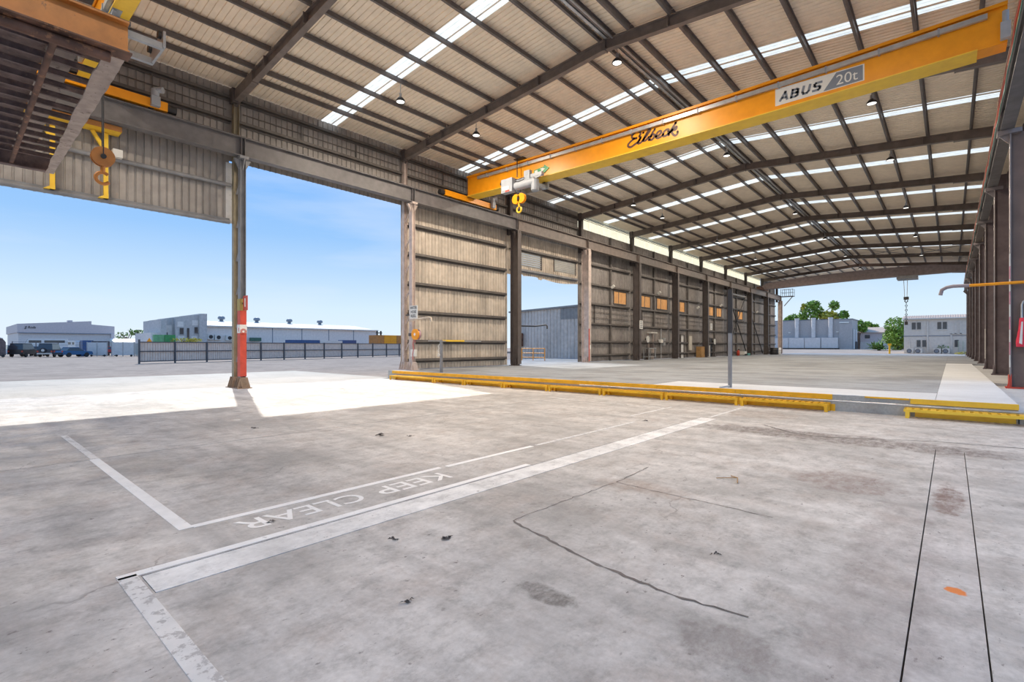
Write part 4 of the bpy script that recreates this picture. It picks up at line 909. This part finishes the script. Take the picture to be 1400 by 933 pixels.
# ================================================================== FENCE AND GATES ACROSS THE YARD
t = thing('sheet_fence', (-63, 31, 0), 'long grey ribbed sheet fence with dark posts across the gravel yard', 'fence')
P0 = Vector((-57.4, 12.1, 0)); P1 = Vector((-68.7, 49.8, 0)); fd = (P1 - P0) / 12; fn_ = Vector((fd.y, -fd.x, 0)).normalized()
for k in range(14):
    a = P0 + fd * k; b = a + fd
    MB().bar(a + Vector((0, 0, -.05)), a + Vector((0, 0, 2.08 if k else 2.25)), .13, .13, fn_).build('post', fpost_m, t)
    ln = fd.length; u = fd.normalized(); mb = MB()
    corr(mb, .06, ln - .06, .24, .05, lambda q, d: (a + u * q - fn_ * (d + .06) + Vector((0, 0, .12)), a + u * q - fn_ * (d + .06) + Vector((0, 0, 2.0)))); mb.build('panel', fence_m, t)
    for z in (.17, 1.12, 2.0): MB().bar(a + Vector((0, 0, z)) + fn_ * .02, b + Vector((0, 0, z)) + fn_ * .02, .05, .09).build('rail', fpost_m, t)
def gate(a, b, lab):
    t = thing('yard_gate', ((a[0] + b[0]) / 2, (a[1] + b[1]) / 2, 0), lab, 'gate'); A = Vector((a[0], a[1], 0)); B = Vector((b[0], b[1], 0)); M = (A + B) / 2
    for p, q in ((A, M), (M, B)):
        d = (q - p) * .03; MB().bar(p + d + Vector((0, 0, 1.2)), q - d + Vector((0, 0, 1.2)), .06, 2.05).build('leaf', greybld2_m, t)
    for p in (A, M, B): MB().bar(p + Vector((0, 0, 0)), p + Vector((0, 0, 2.3)), .14, .14, (1, 0, 0)).build('post', greybld_m, t)
    for p in (A * .8 + B * .2, A * .15 + B * .85): MB().cyl(p + Vector((.2, 0, .12)), p + Vector((.3, 0, .12)), .16, 10).build('wheel', dark_m, t)
gate((-104, 15.1), (-101.5, 17.2), 'blue-grey double yard gate beside the blue car'); gate((-101, 17.7), (-98.4, 20.1), 'blue-grey double yard gate between the red car and the long fence')
tag(MB().box(-98.3, -98.2, 20.2, 22.4, .2, 2.1).build('fence_panel', greybld_m), 'short grey panel between the yard gates and the long fence', 'fence')

# ================================================================== VEHICLES IN THE YARD
def vehicle(x, y, rz_, mat, lab, L_=4.5, W_=1.8, H_=1.8, kind='suv', spare=False, cat='car', hood=.9):
    t = thing('parked_' + kind, (x, y, 0), lab, cat, None, R(rz_)); h = L_ / 2
    def part(mb, nm, m_, p=None): return mb.build(nm, m_, p or t, local=True)
    if kind == 'van': side = [(-h, .35), (h, .35), (h, 1.2), (h - .5, 1.45), (h - 1.3, H_), (-h + .1, H_), (-h, H_ - .2)]; cab = None
    elif kind == 'sedan': side = [(-h, .35), (h, .35), (h, .75), (h - .2, .85), (-h + .1, .95), (-h, .8)]; cab = [(-h + .5, .9), (h - 1.1, .85), (h - 1.9, H_), (-h + 1.1, H_)]
    elif kind == 'ute': side = [(-h, .45), (h, .45), (h, .95), (h - .3, 1.05), (-h, 1.1)]; cab = [(h - 2.9, 1.05), (h - 1.0, 1.05), (h - 1.6, H_), (h - 2.8, H_)]
    else: side = [(-h, .4), (h, .4), (h, .95), (h - .2, 1.08), (-h, 1.12)]; cab = [(-h + .02, 1.08), (h - 1.1, 1.06), (h - 1.75, H_), (-h + .35, H_)]
    b = part(MB().prism(side, 'y', -W_ / 2, W_ / 2), 'body', mat)
    if cab:
        mb = MB(); n = len(cab); zb = min(c[1] for c in cab); zt = max(c[1] for c in cab)
        vs = [(c[0], s_ * (W_ / 2 - .02 - .16 * (c[1] - zb) / (zt - zb)), c[1]) for s_ in (-1, 1) for c in cab]
        mb.add(vs, [(3, 2, 1, 0), (4, 5, 6, 7)] + [(k, (k + 1) % 4, 4 + (k + 1) % 4, 4 + k) for k in range(4)]); part(mb, 'cabin', glass_m)
        x0, x1 = cab[3][0], cab[2][0]; part(MB().box(x0 - .03, x1 + .03, -W_ / 2 + .16, W_ / 2 - .16, H_ - .03, H_ + .05), 'roof_panel', mat)
    else:
        part(MB().box(h - 3.0, h - 1.35, -W_ / 2 - .01, W_ / 2 + .01, H_ - .75, H_ - .3), 'side_window', glass_m); part(MB().box(-h + .4, h - 3.4, -W_ / 2 - .01, W_ / 2 + .01, H_ - .75, H_ - .3), 'side_window', glass_m)
        part(MB().prism([(h - .48, 1.5), (h - 1.2, H_ - .1), (h - 1.25, H_ - .08), (h - .55, 1.46)], 'y', -W_ / 2 + .12, W_ / 2 - .12), 'windscreen', glass_m)
    for sx_ in (-h + .85, h - .85):
        for sy_ in (-1, 1): part(MB().cyl((sx_, sy_ * (W_ / 2 - .2), .34), (sx_, sy_ * (W_ / 2 + .02), .34), .34, 14), 'wheel', dark_m)
    part(MB().box(-h - .1, -h + .05, -W_ / 2 + .05, W_ / 2 - .05, .42, .62), 'rear_bumper', galv_m if spare else dark_m); part(MB().box(h - .05, h + .1, -W_ / 2 + .05, W_ / 2 - .05, .38, .6), 'front_bumper', dark_m)
    for sy_ in (-1, 1): part(MB().box(-h - .03, -h + .05, sy_ * (W_ / 2 - .22), sy_ * (W_ / 2 - .02), .72, .95), 'tail_light', red_m)
    if spare: part(MB().cyl((-h - .2, .15, 1.0), (-h, .15, 1.0), .36, 18), 'spare_wheel', dark_m); part(MB().disc((-h - .205, .15, 1.0), (-1, 0, 0), .2, 14), 'spare_cover', galv_m)
    return t
vehicle(-106.1, 8.0, 150, car_paint('car_black', (.03, .027, .028)), 'black four-wheel drive parked side-on at the dark end of the car row', 4.3, 1.85, 2.0)
vehicle(-102.9, 10.7, 155, car_paint('car_navy', (.03, .035, .055)), 'dark four-wheel drive with a spare wheel on its back door', 4.2, 1.85, 2.0, spare=True)
vehicle(-100.4, 13.0, 118, car_paint('car_blue', (.03, .12, .27)), 'blue car parked beside the first yard gate', 4.2, 1.75, 1.42, 'sedan')
vehicle(-119, 7.4, 95, car_paint('car_white', (.7, .7, .7)), 'white utility parked behind the black four-wheel drive', 4.6, 1.8, 1.8, 'ute')
vehicle(-115.5, 10.4, 170, car_paint('car_pale', (.45, .55, .62)), 'pale blue car half hidden between two dark four-wheel drives', 4.2, 1.75, 1.6)
vehicle(-125.6, 12.1, 262, car_paint('car_white', (.7, .7, .7)), 'long white van with dark side windows behind the cars', 6.6, 2.1, 3.0, 'van', cat='van')
vehicle(-132, 17.2, 200, car_paint('car_white', (.7, .7, .7)), 'white truck cab behind the blue car', 4.5, 2.0, 2.7, 'van', cat='truck')
vehicle(-108.8, 18.8, 165, car_paint('car_red', (.40, .02, .03)), 'red car glimpsed between the two yard gates', 4.2, 1.75, 1.5)
tag(MB().box(-127.6, -124.5, 17.4, 19.0, 0, 2.75).build('cargo_box', navy_m), 'blue cargo box raised behind the white truck cab', 'box')
tag(MB().box(-112, -111.2, 16.8, 19.2, 0, 2.5).build('scrap_pile', fpost_m), 'dark low pile showing above the first yard gate', 'pile')
tag(MB().lathe((-104.6, 14.55, 0), [(0, 0), (.3, 0), (.3, 1.0), (0, 1.0)], 12).build('steel_drum', red_m), 'red drum beside the blue car', 'drum')
tag(MB().lathe((-103.4, 14.45, 0), [(0, 0), (.3, 0), (.3, 1.0), (0, 1.0)], 12).build('steel_drum', tarp_m), 'blue drum beside the red one at the first yard gate', 'drum')
t = thing('skip_bin', (-104.5, 5.0, 0), 'dark brown rounded bin at the end of the car row', 'bin')
mb = MB(); mb.prism([(4.0, .3), (5.9, .3), (5.9, 2.2), (5.6, 2.7), (4.9, 2.95), (4.0, 2.95)], 'x', -106, -103.5); mb.build('shell', rustd_m, t); MB().prism([(4.0, 2.95), (4.9, 2.95), (5.6, 2.7), (5.65, 2.78), (4.95, 3.05), (4.0, 3.05)], 'x', -106.1, -103.4).build('lid', worn_m, t)
for y in (4.5, 5.6): MB().cyl((-103.4, y, .2), (-103.2, y, .2), .2, 10).build('wheel', dark_m, t)
t = thing('chain_fence', (-107, 11, 0), 'thin dark post and wire fence behind the parked cars', 'fence')
for k in range(5): MB().box(-111.05, -110.95, 7 + k * 2.7, 7.1 + k * 2.7, 0, 2.4).build('post', fpost_m, t)
for z in (.6, 1.2, 1.8, 2.3): MB().box(-111.02, -110.98, 7, 17.8, z, z + .03).build('wire', fpost_m, t)

# ================================================================== BUILDINGS ACROSS THE YARD
t = thing('warehouse', (-168, 19, 0), 'large lilac-grey warehouse with stepped parapet behind the parked cars', 'building')
MB().box(-184, -155.4, 10.8, 27.5, 0, 4.7).build('lower_wall', lilac2_m, t)
MB().prism([(10.6, 4.7), (27.7, 4.7), (27.7, 6.5), (23.3, 6.85), (23.3, 7.65), (10.6, 6.6)], 'x', -185, -155).build('parapet', lilac_m, t)
MB().box(-155.2, -154.9, 27.0, 27.7, 0, 4.7).build('corner_pier', lilac_m, t); MB().box(-155.3, -154.95, 10.6, 27.7, 4.55, 4.72).build('fascia_shadow_line', signg_m, t)
MB().box(-158, -156, 19.2, 20.0, 7.4, 7.75).build('roof_vent', lilac_m, t)
text('JJ Rods', 'wall_lettering', black_m, t, (-154.98, 11.7, 5.45), (0, 1, 0), (0, 0, 1), 1.9, .7, .02, .02, .2)
t = thing('tilt_panel_office', (-104, 27, 0), 'blue-grey two-storey office block with stepped concrete panels', 'building')
MB().prism([(25.9, 0), (29.4, 0), (29.4, 7.1), (25.9, 6.6)], 'x', -110, -99).build('panel_wall', bluewall_m, t)
MB().prism([(29.4, 0), (30.6, 0), (30.6, 7.35), (29.4, 7.3)], 'x', -110, -98.6).build('corner_pier', bluewall_m, t)
MB().prism([(23.8, 0), (24.6, 0), (24.6, 6.15), (23.8, 6.1)], 'x', -110, -98.8).build('corner_pier', bluewall_m, t)
MB().prism([(24.6, 0), (25.9, 0), (25.9, 6.5), (24.6, 6.3)], 'x', -110, -100).build('recessed_wall', bluewall_m, t)
MB().box(-100.2, -99.9, 24.85, 25.65, 3.4, 5.2).build('recess_panel', shedwall_m, t); MB().box(-110, -99.6, 22.6, 23.8, 0, 3.9).build('low_annex', shedwall_m, t)
for y0, y1, z0, z1 in ((26.55, 27.1, 3.7, 4.75), (28.75, 29.25, 3.9, 4.95), (27.62, 27.95, 2.4, 4.75), (24.4, 24.78, 3.4, 3.95)):
    wd = MB().box(-98.98, -98.9, y0, y1, z0, z1).build('window', glass_m, t); MB().box(-98.9, -98.85, y0 - .06, y1 + .06, z0 - .08, z0).build('sill', signg_m, wd)
for k, (y, z, c) in enumerate(((26.2, 5.4, shedwall_m), (27.4, 5.6, bluewall_m), (28.4, 5.7, shedwall_m), (28.3, 2.9, shedwall_m), (26.3, 2.9, shedwall_m))): MB().box(-99.04, -98.97, y, y + .9, z - .45, z + .45).build('render_panel', c, t)
t = thing('long_shed', (-105, 48, 0), 'long pale blue shed with a cream roof and round ventilators', 'building')
for k in range(6):
    y0 = 30.7 + k * 5.9; MB().box(-110, -100, y0 + .04, y0 + 5.86, 0, 5.25).build('wall_bay', shedwall_m, t); MB().box(-100.02, -99.94, y0 - .06, y0 + .06, 0, 5.25).build('downpipe', signg_m, t)
mb = MB(); mb.prism([(-99.6, 5.25), (-110, 6.62), (-120.4, 5.25)], 'y', 30.7, 66.3); mb.build('roof', paleroof_m, t); MB().box(-99.7, -99.5, 30.6, 66.3, 5.15, 5.35).build('gutter', paleroof_m, t)
for y in (36.7, 43.5, 50.4, 57.5):
    o = MB().lathe((-110, y, 6.5), [(.35, 0), (.35, .5), (.62, .55), (.66, .85), (.5, 1.1), (0, 1.2)], 14).build('roof_ventilator', signg_m, t); MB().lathe((-110, y, 7.0), [(.4, 0), (.4, .06), (.38, .06)], 12).build('neck_ring', black_m, o)
for k in range(5):
    y = 31.4 + k * 1.25 + (0 if k < 2 else .6); zz = 3.3 - .08 * k
    o = MB().box(-99.95, -99.4, y - .52, y + .52, zz - .45, zz + .45).build('condenser_unit', paleroof_m, t); MB().disc((-99.38, y + .08, zz), (1, 0, 0), .34, 16).build('fan_grille', black_m, o)
MB().box(-99.9, -99.5, 38.2, 40.2, 2.6, 3.25).build('green_sign_panel', dgreen_m, t)
tag(MB().box(-93, -92, 21.3, 22.6, 0, 3.4).build('shade_panel', paint('pale_green', (.16, .42, .2))), 'pale green panel above the fence beside the office block', 'panel')
tag(MB().box(-93, -92, 22.65, 24.1, 0, 3.4).build('shade_panel', green_m), 'dark green panel above the fence beside the pale green one', 'panel')
t = thing('low_white_roof', (-152, 31, 0), 'long low white building beyond the yard gates', 'building'); MB().box(-158, -150, 26.8, 36, 0, 2.6).build('wall', shedwall_m, t); MB().prism([(-149.6, 2.6), (-154, 3.5), (-158.4, 2.6)], 'y', 26.6, 36.2).build('roof', signw_m, t)
tag(MB().box(-90, -88, 40.5, 46.0, 0, 2.75).build('stacked_container', navy_m), 'long dark blue container roof showing above the fence', 'container')
tag(MB().box(-90, -88, 50.8, 53.6, 0, 2.8).build('stacked_container', navy_m), 'short dark blue container roof showing above the fence', 'container')
tag(MB().box(-90, -88, 46.1, 50.6, 0, 2.65).build('stacked_container', paleroof_m), 'pale container roof between the two blue ones above the fence', 'container')
t = thing('orange_container', (-81, 57, 0), 'orange site container with two black pipes above the fence end', 'container')
for k in range(6): MB().box(-83, -80, 53.2 + k * 1.4, 54.55 + k * 1.4, 0, 3.7).build('side_panel', orange_m if k % 3 else orange2_m, t)
for y in (53.7, 54.5): MB().cyl((-81, y, 3.7), (-81, y, 4.5), .16, 10).build('vent_pipe', black_m, t)
MB().box(-81.2, -80.8, 53.5, 54.7, 4.05, 4.2).build('pipe_bridge', black_m, t)
t = thing('road_sign', (-70, 15.7, 0), 'small orange triangular sign above the near end of the fence', 'sign'); MB().cyl((-70, 15.7, 0), (-70, 15.7, 2.4), .03, 8).build('post', fpost_m, t); MB().prism([(15.45, 2.14), (15.97, 2.14), (15.71, 2.6)], 'x', -69.96, -69.92).build('board', orange_m, t)

# ================================================================== TREES AND SHRUBS
def leaves(mb, c, rad, n, size, seed, hollow=.35):
    rnd = random.Random(seed)
    for _ in range(n):
        while True:
            p = Vector((rnd.uniform(-1, 1), rnd.uniform(-1, 1), rnd.uniform(-1, 1)))
            if hollow < p.length < 1: break
        q = Vector(c) + Vector((p.x * rad[0], p.y * rad[1], p.z * rad[2])); a = Vector((rnd.gauss(0, 1), rnd.gauss(0, 1), rnd.gauss(0, 1))).normalized(); b = a.orthogonal().normalized(); s_ = size * rnd.uniform(.6, 1.3)
        b = (Matrix.Rotation(rnd.uniform(0, 6.28), 3, a) @ b); c2 = a.cross(b)
        mb.add([q - b * s_, q + c2 * s_ * .45, q + b * s_, q - c2 * s_ * .45], [(0, 1, 2, 3)])
def tree(x, y, z, blobs, trunk_top, mat, lab, seed, size=.45, dens=170, cat='tree', mat2=None):
    t = thing('leafy_tree', (x, y, z), lab, cat); mb = MB(); mb2 = MB(); tr = MB(); tr.tube([(x, y, z), (x + .1, y, z + (trunk_top - z) * .5), (x, y, trunk_top)], .3, 8)
    for k, b in enumerate(blobs):
        leaves(mb2 if (mat2 and k % 3 == 2) else mb, b[:3], b[3:6], int(dens * b[3] * b[5] ** .5), size, seed + k); tr.tube([(x, y, z + (trunk_top - z) * .5), ((x + b[0]) / 2, (y + b[1]) / 2, (trunk_top + b[2]) / 2), b[:3]], .1, 6)
    o = mb.build('foliage', mat, t); o['kind'] = 'stuff'
    if mat2: o = mb2.build('pale_foliage', mat2, t); o['kind'] = 'stuff'
    tr.build('trunk', trunk_m, t)
tree(-27, 153, .9, [(-31.5, 153, 9.2, 2.6, 2, 1.3), (-28, 153, 10.6, 3.0, 2, 2.6), (-24.2, 153, 9.6, 2.4, 2, 1.3), (-27.5, 152, 12.6, 1.8, 1.5, 1.1), (-23, 153, 12.3, 1.3, 1.3, 1.2), (-24, 154, 9.2, 2.2, 2, 1.0), (-20.8, 153, 9.6, 1.2, 1, 1.2), (-33.4, 152, 8.6, 1.4, 1, .9), (-29.7, 152, 12, .5, .5, 1.3)], 9, leaf_m, 'broad green tree rising behind the grey ducted cabin', 21, .42, 150, mat2=leafy_m)
tree(-8.1, 122, .8, [(-8.1, 122, 5.4, 1.9, 1.6, 2.0), (-7.5, 121, 3.6, 1.8, 1.6, 1.8), (-9.0, 123, 3.4, 1.4, 1.5, 1.6), (-7.4, 122, 1.9, 1.8, 1.2, 1.2)], 4.5, leaf_m, 'bright green bushy tree beside the two-storey cabin', 40, .26, 330)
tree(-16.2, 170, .85, [(-17.5, 170, 7.4, 1.3, 1.2, 1.1), (-15.9, 170, 6.9, 1.0, 1.1, .9)], 6.5, leaf_m, 'small distant tree above the tan-roofed building', 60, .4, 220)
tree(-17.2, 149, .9, [(-16.9, 149, 6.7, 1.0, .8, 1.5), (-16.2, 150, 5.9, .8, .8, .9)], 5, leaf_m, 'small tree beside the end of the grey ducted cabin', 70, .35, 220)
t = thing('palm_shrub', (-10.3, 118, .9), 'spiky palm-like shrub in front of the tan-roofed building', 'shrub'); mb = MB(); rnd = random.Random(9)
for k in range(90):
    a = rnd.uniform(0, 6.28); e = rnd.uniform(.2, 1.3); ln = rnd.uniform(1.5, 2.9); c = Vector((-10.4 + rnd.uniform(-.9, .9), 118 + rnd.uniform(-.6, .6), 1.0)); d = Vector((math.cos(a) * math.cos(e), math.sin(a) * math.cos(e), math.sin(e))); sd = Vector((-math.sin(a), math.cos(a), 0)) * .14
    m_ = c + d * ln * .6; tp = c + d * ln + Vector((0, 0, -.35 * ln * math.cos(e)))
    mb.add([c - sd * .4, c + sd * .4, m_ + sd, m_ - sd, tp], [(0, 1, 2, 3), (3, 2, 4)])
o = mb.build('fronds', leafd_m, t); o['kind'] = 'stuff'; MB().cyl((-10.4, 118, .5), (-10.4, 118, 1.6), .25, 10).build('trunk', trunk_m, t)
mb = MB(); leaves(mb, (-91.2, 24.9, 2.5), (.4, 1.9, .4), 160, .18, 5, .0); leaves(mb, (-91.2, 26.6, 2.6), (.4, 1.0, .35), 120, .18, 6, .0); t = thing('yellow_shrub', (-91.2, 25, 0), 'yellow-green shrubs showing above the fence by the office', 'shrub'); o = mb.build('foliage', leafy_m, t); o['kind'] = 'stuff'; MB().cyl((-91.2, 25, 0), (-91.2, 25, 2.5), .08, 6).build('stem', trunk_m, t)
tree(-160, 31, 0, [(-160, 30, 4.4, 1, 1.5, .8), (-160, 32.3, 5.2, 1, 1.4, .9), (-160, 33.6, 5.4, 1, 1.0, .6)], 4, leafd_m, 'sparse dark tree beyond the low white roof', 80, .4, 60)

# ================================================================== BEYOND THE FAR END
t = thing('plant_cabin', (-30, 142, .9), 'blue-grey plant cabin with three vertical ducts beyond the far end', 'building')
MB().box(-44, -17.15, 138, 147, .8, 7.9).build('wall', greybld_m, t); MB().box(-44.1, -17.0, 137.9, 147.1, 7.85, 8.02).build('roof_edge', signg_m, t)
for x in (-28.3, -24.8, -21.3):
    MB().cyl((x, 137.5, 3.7), (x, 137.5, 8.1), .46, 16).build('duct', duct_m, t); MB().cyl((x, 137.5, 8.1), (x, 137.5, 8.4), .52, 16).build('duct_cap', duct_m, t)
for x0, x1 in ((-36.5, -33.3), (-33.2, -30.05), (-29.95, -26.62), (-26.5, -23.25), (-23.1, -19.75)): MB().box(x0, x1, 136.8, 138, 1.2, 3.65).build('cabinet', greybld2_m, t)
MB().box(-44, -19.6, 136.9, 138, .8, 1.2).build('plinth', black_m, t); MB().box(-19.7, -17.1, 137.8, 138, .9, 6.9).build('end_panel', greybld2_m if False else greybld_m, t)
MB().box(-19.6, -17.7, 137.7, 137.85, 7.0, 7.3).build('light_strip', signw_m, t); MB().box(-17.1, -17.0, 139, 141.5, 1.0, 5.6).build('side_door', greybld2_m, t); MB().box(-17.1, -17.0, 142.5, 145, 2.8, 5.6).build('side_door', greybld2_m, t); MB().box(-17.1, -17.0, 142.5, 146.5, .9, 2.7).build('dark_opening', black_m, t)
for x in (-30.0, -20.0): MB().box(x - .25, x + .25, 137.8, 137.95, 4.9, 5.1).build('wall_light', signw_m, t)
t = thing('site_office', (1, 108, PZ), 'two-storey pale grey site office with dark windows beyond the far end', 'building')
MB().box(-5.84, 9, 104, 112, PZ, 3.22).build('lower_module', beige_m, t); MB().box(-5.84, 9, 104, 112, 3.3, 6.08).build('upper_module', beige_m, t); MB().box(-5.9, 9, 103.94, 112, 3.2, 3.32).build('floor_band', signg_m, t)
mb = MB(); corr(mb, -6.1, 9.2, .3, .05, lambda q, d: ((q, 103.6, 6.1 + d), (q, 108, 6.75 + d))); mb.build('roof_sheet', tan_m, t); MB().box(-6.1, 9.2, 103.55, 103.7, 5.98, 6.12).build('gutter', signw_m, t); MB().prism([(103.7, 6.08), (112, 6.08), (108, 6.7)], 'x', -6, 9).build('roof_core', beige_m, t)
for x0, z0, z1 in ((-4.82, 4.32, 5.45), (-4.16, 4.32, 5.45), (-1.66, 4.3, 5.44), (-1.0, 4.3, 5.44), (-4.2, 1.48, 2.6), (-3.5, 1.48, 2.6), (.39, 1.48, 2.6)):
    o = MB().box(x0, x0 + .48, 103.93, 104.01, z0, z1).build('window', glass_m, t); MB().box(x0 - .04, x0 + .52, 103.9, 103.96, z0 - .06, z0).build('sill', signw_m, o)
for x, z0, z1 in ((-2.85, .5, 5.6), (.0, .5, 3.6), (.5, 3.4, 5.6), (1.1, 3.4, 5.6), (-5.1, .5, 2.6)): MB().box(x - .1, x + .1, 103.85, 104, z0, z1).build('downpipe', beige_m, t)
MB().box(-.1, 1.8, 103.85, 104, 3.5, 3.65).build('pipe_run', beige_m, t)
for k, (x0, l) in enumerate(((-5.5, 'first of the outdoor condensers under the office window, at the tree end'), (-4.42, 'second outdoor condenser under the office window'), (-2.13, 'third outdoor condenser, in front of a small shrub'), (-1.07, 'fourth outdoor condenser, next to the tall mesh cage end'))):
    t = thing('condenser_unit', (x0 + .45, 103.4, PZ), 'cream outdoor unit: ' + l, 'condenser', 'condensers in front of the site office')
    MB().box(x0, x0 + .92, 103.2, 103.7, PZ + .08, 1.28).build('casing', paleroof_m, t); MB().disc((x0 + .38, 103.19, .85), (0, -1, 0), .3, 18).build('fan_grille', signg_m, t); MB().torus((x0 + .38, 103.18, .85), (0, 1, 0), .3, .03, 18, 6).build('fan_ring', black_m, t)
    for q in (.08, .84): MB().box(x0 + q - .05, x0 + q + .05, 103.2, 103.7, PZ, PZ + .08).build('foot', black_m, t)
mb = MB(); leaves(mb, (-1.1, 103.9, 1.35), (.8, .25, .5), 60, .14, 8, 0.); t = thing('small_shrub', (-1.1, 103.9, PZ), 'small dark shrub behind the third outdoor condenser', 'shrub'); o = mb.build('foliage', leafd_m, t); o['kind'] = 'stuff'; MB().cyl((-1.1, 103.9, PZ), (-1.1, 103.9, 1.4), .04, 6).build('stem', trunk_m, t)
t = thing('mesh_cage', (1.3, 103, PZ), 'pale green mesh cage beside the dark plate columns at the far end', 'cage')
for x in (.8, 1.35, 1.9): MB().box(x - .04, x + .04, 102.9, 103.0, PZ, 2.48).build('upright', paint('pale_mint', (.42, .47, .38)), t)
for k in range(9): MB().box(.8, 1.9, 102.93, 102.97, PZ + .1 + k * .24, PZ + .14 + k * .24).build('mesh_bar', paint('pale_mint', (.42, .47, .38)), t)
mb = MB(); leaves(mb, (1.2, 100.5, .55), (.9, .5, .2), 120, .12, 3, 0.); o = mb.build('grass_tuft', leafy_m); tag(o, 'yellow-green grass tuft at the foot of the far plate columns', 'grass', None, 'stuff')
t = thing('roof_bungalow', (-13, 154, 1), 'low grey building with a tan roof between cabin and trees', 'building')
MB().box(-19, -6, 150, 158, .9, 2.7).build('lower_wall', greybld2_m, t); MB().box(-19, -6, 150.1, 158, 2.7, 5.0).build('upper_wall', lilac_m, t); MB().prism([(149.5, 5.0), (158.5, 5.0), (154, 6.4)], 'x', -19.3, -5.5).build('roof', tan_m, t); MB().box(-16, -15, 149.98, 150.1, 3.6, 4.4).build('window', glass_m, t)
t = thing('bollard', (-7.5, 101, PZ), 'yellow bollard at the far edge of the concrete by the office', 'bollard'); MB().cyl((-7.5, 101, PZ), (-7.5, 101, 1.75), .13, 12).build('post', yellow_m, t); MB().box(-7.75, -7.25, 100.9, 101.1, 1.75, 2.05).build('cap', yellow_m, t)
t = thing('dry_litter', (-2.5, 9, 0), 'dry twig lying on the stained concrete floor', 'twig'); c = Vector((-2.02, 6.35, .012))
mb = MB(); mb.tube([c, c + Vector((.1, -.08, .01)), c + Vector((.16, -.28, .0))], .006, 5); mb.tube([c + Vector((.1, -.08, .01)), c + Vector((-.1, -.22, 0))], .005, 5); mb.build('stem', tan2_m, t)

# dry leaf clumps scattered over the concrete
def leaf_clump(x, y, r, seed, lab):
    mb = MB(); rnd = random.Random(seed)
    for k in range(9):
        a = rnd.uniform(0, 6.28); d = Vector((math.cos(a), math.sin(a), 0)); n_ = Vector((-d.y, d.x, 0)); c = Vector((x + rnd.gauss(0, r * .5), y + rnd.gauss(0, r * .5), .006)); l_ = r * rnd.uniform(.3, .8); h = Vector((0, 0, rnd.uniform(.004, .02)))
        mb.add([c - d * l_, c + n_ * l_ * .3 + h, c + d * l_, c - n_ * l_ * .3 + h * .3, c - d * l_ + Vector((0, 0, -.004)), c + d * l_ + Vector((0, 0, -.004))], [(0, 1, 2, 3), (0, 3, 2, 1)])
    o = mb.build('leaf_clump', crack_m); tag(o, 'dry dark leaf clump on the concrete, ' + lab, 'leaves', 'dry leaf clumps on the concrete floor')
for k, (x, y, r, lab) in enumerate(((-7.7, 5.2, .09, 'the larger of two near the floor joint'), (-7.2, 5.45, .055, 'the smaller of two near the floor joint'), (-3.15, 2.75, .05, 'just beyond the pale strip from the long crack'), (-3.45, 2.45, .035, 'close against the pale strip edge'), (-10.2, 4.0, .06, 'alone near the edge of the sunlit patch'), (-2.55, 1.9, .03, 'beside the pale strip near its end'), (-4.62, 1.95, .03, 'beside the last letters of the painted words'), (-1.35, 3.9, .03, 'past the long dark crack'), (-4.9, 9.9, .06, 'between the yellow steps and the faint white line'))): leaf_clump(x, y, r, k, lab)
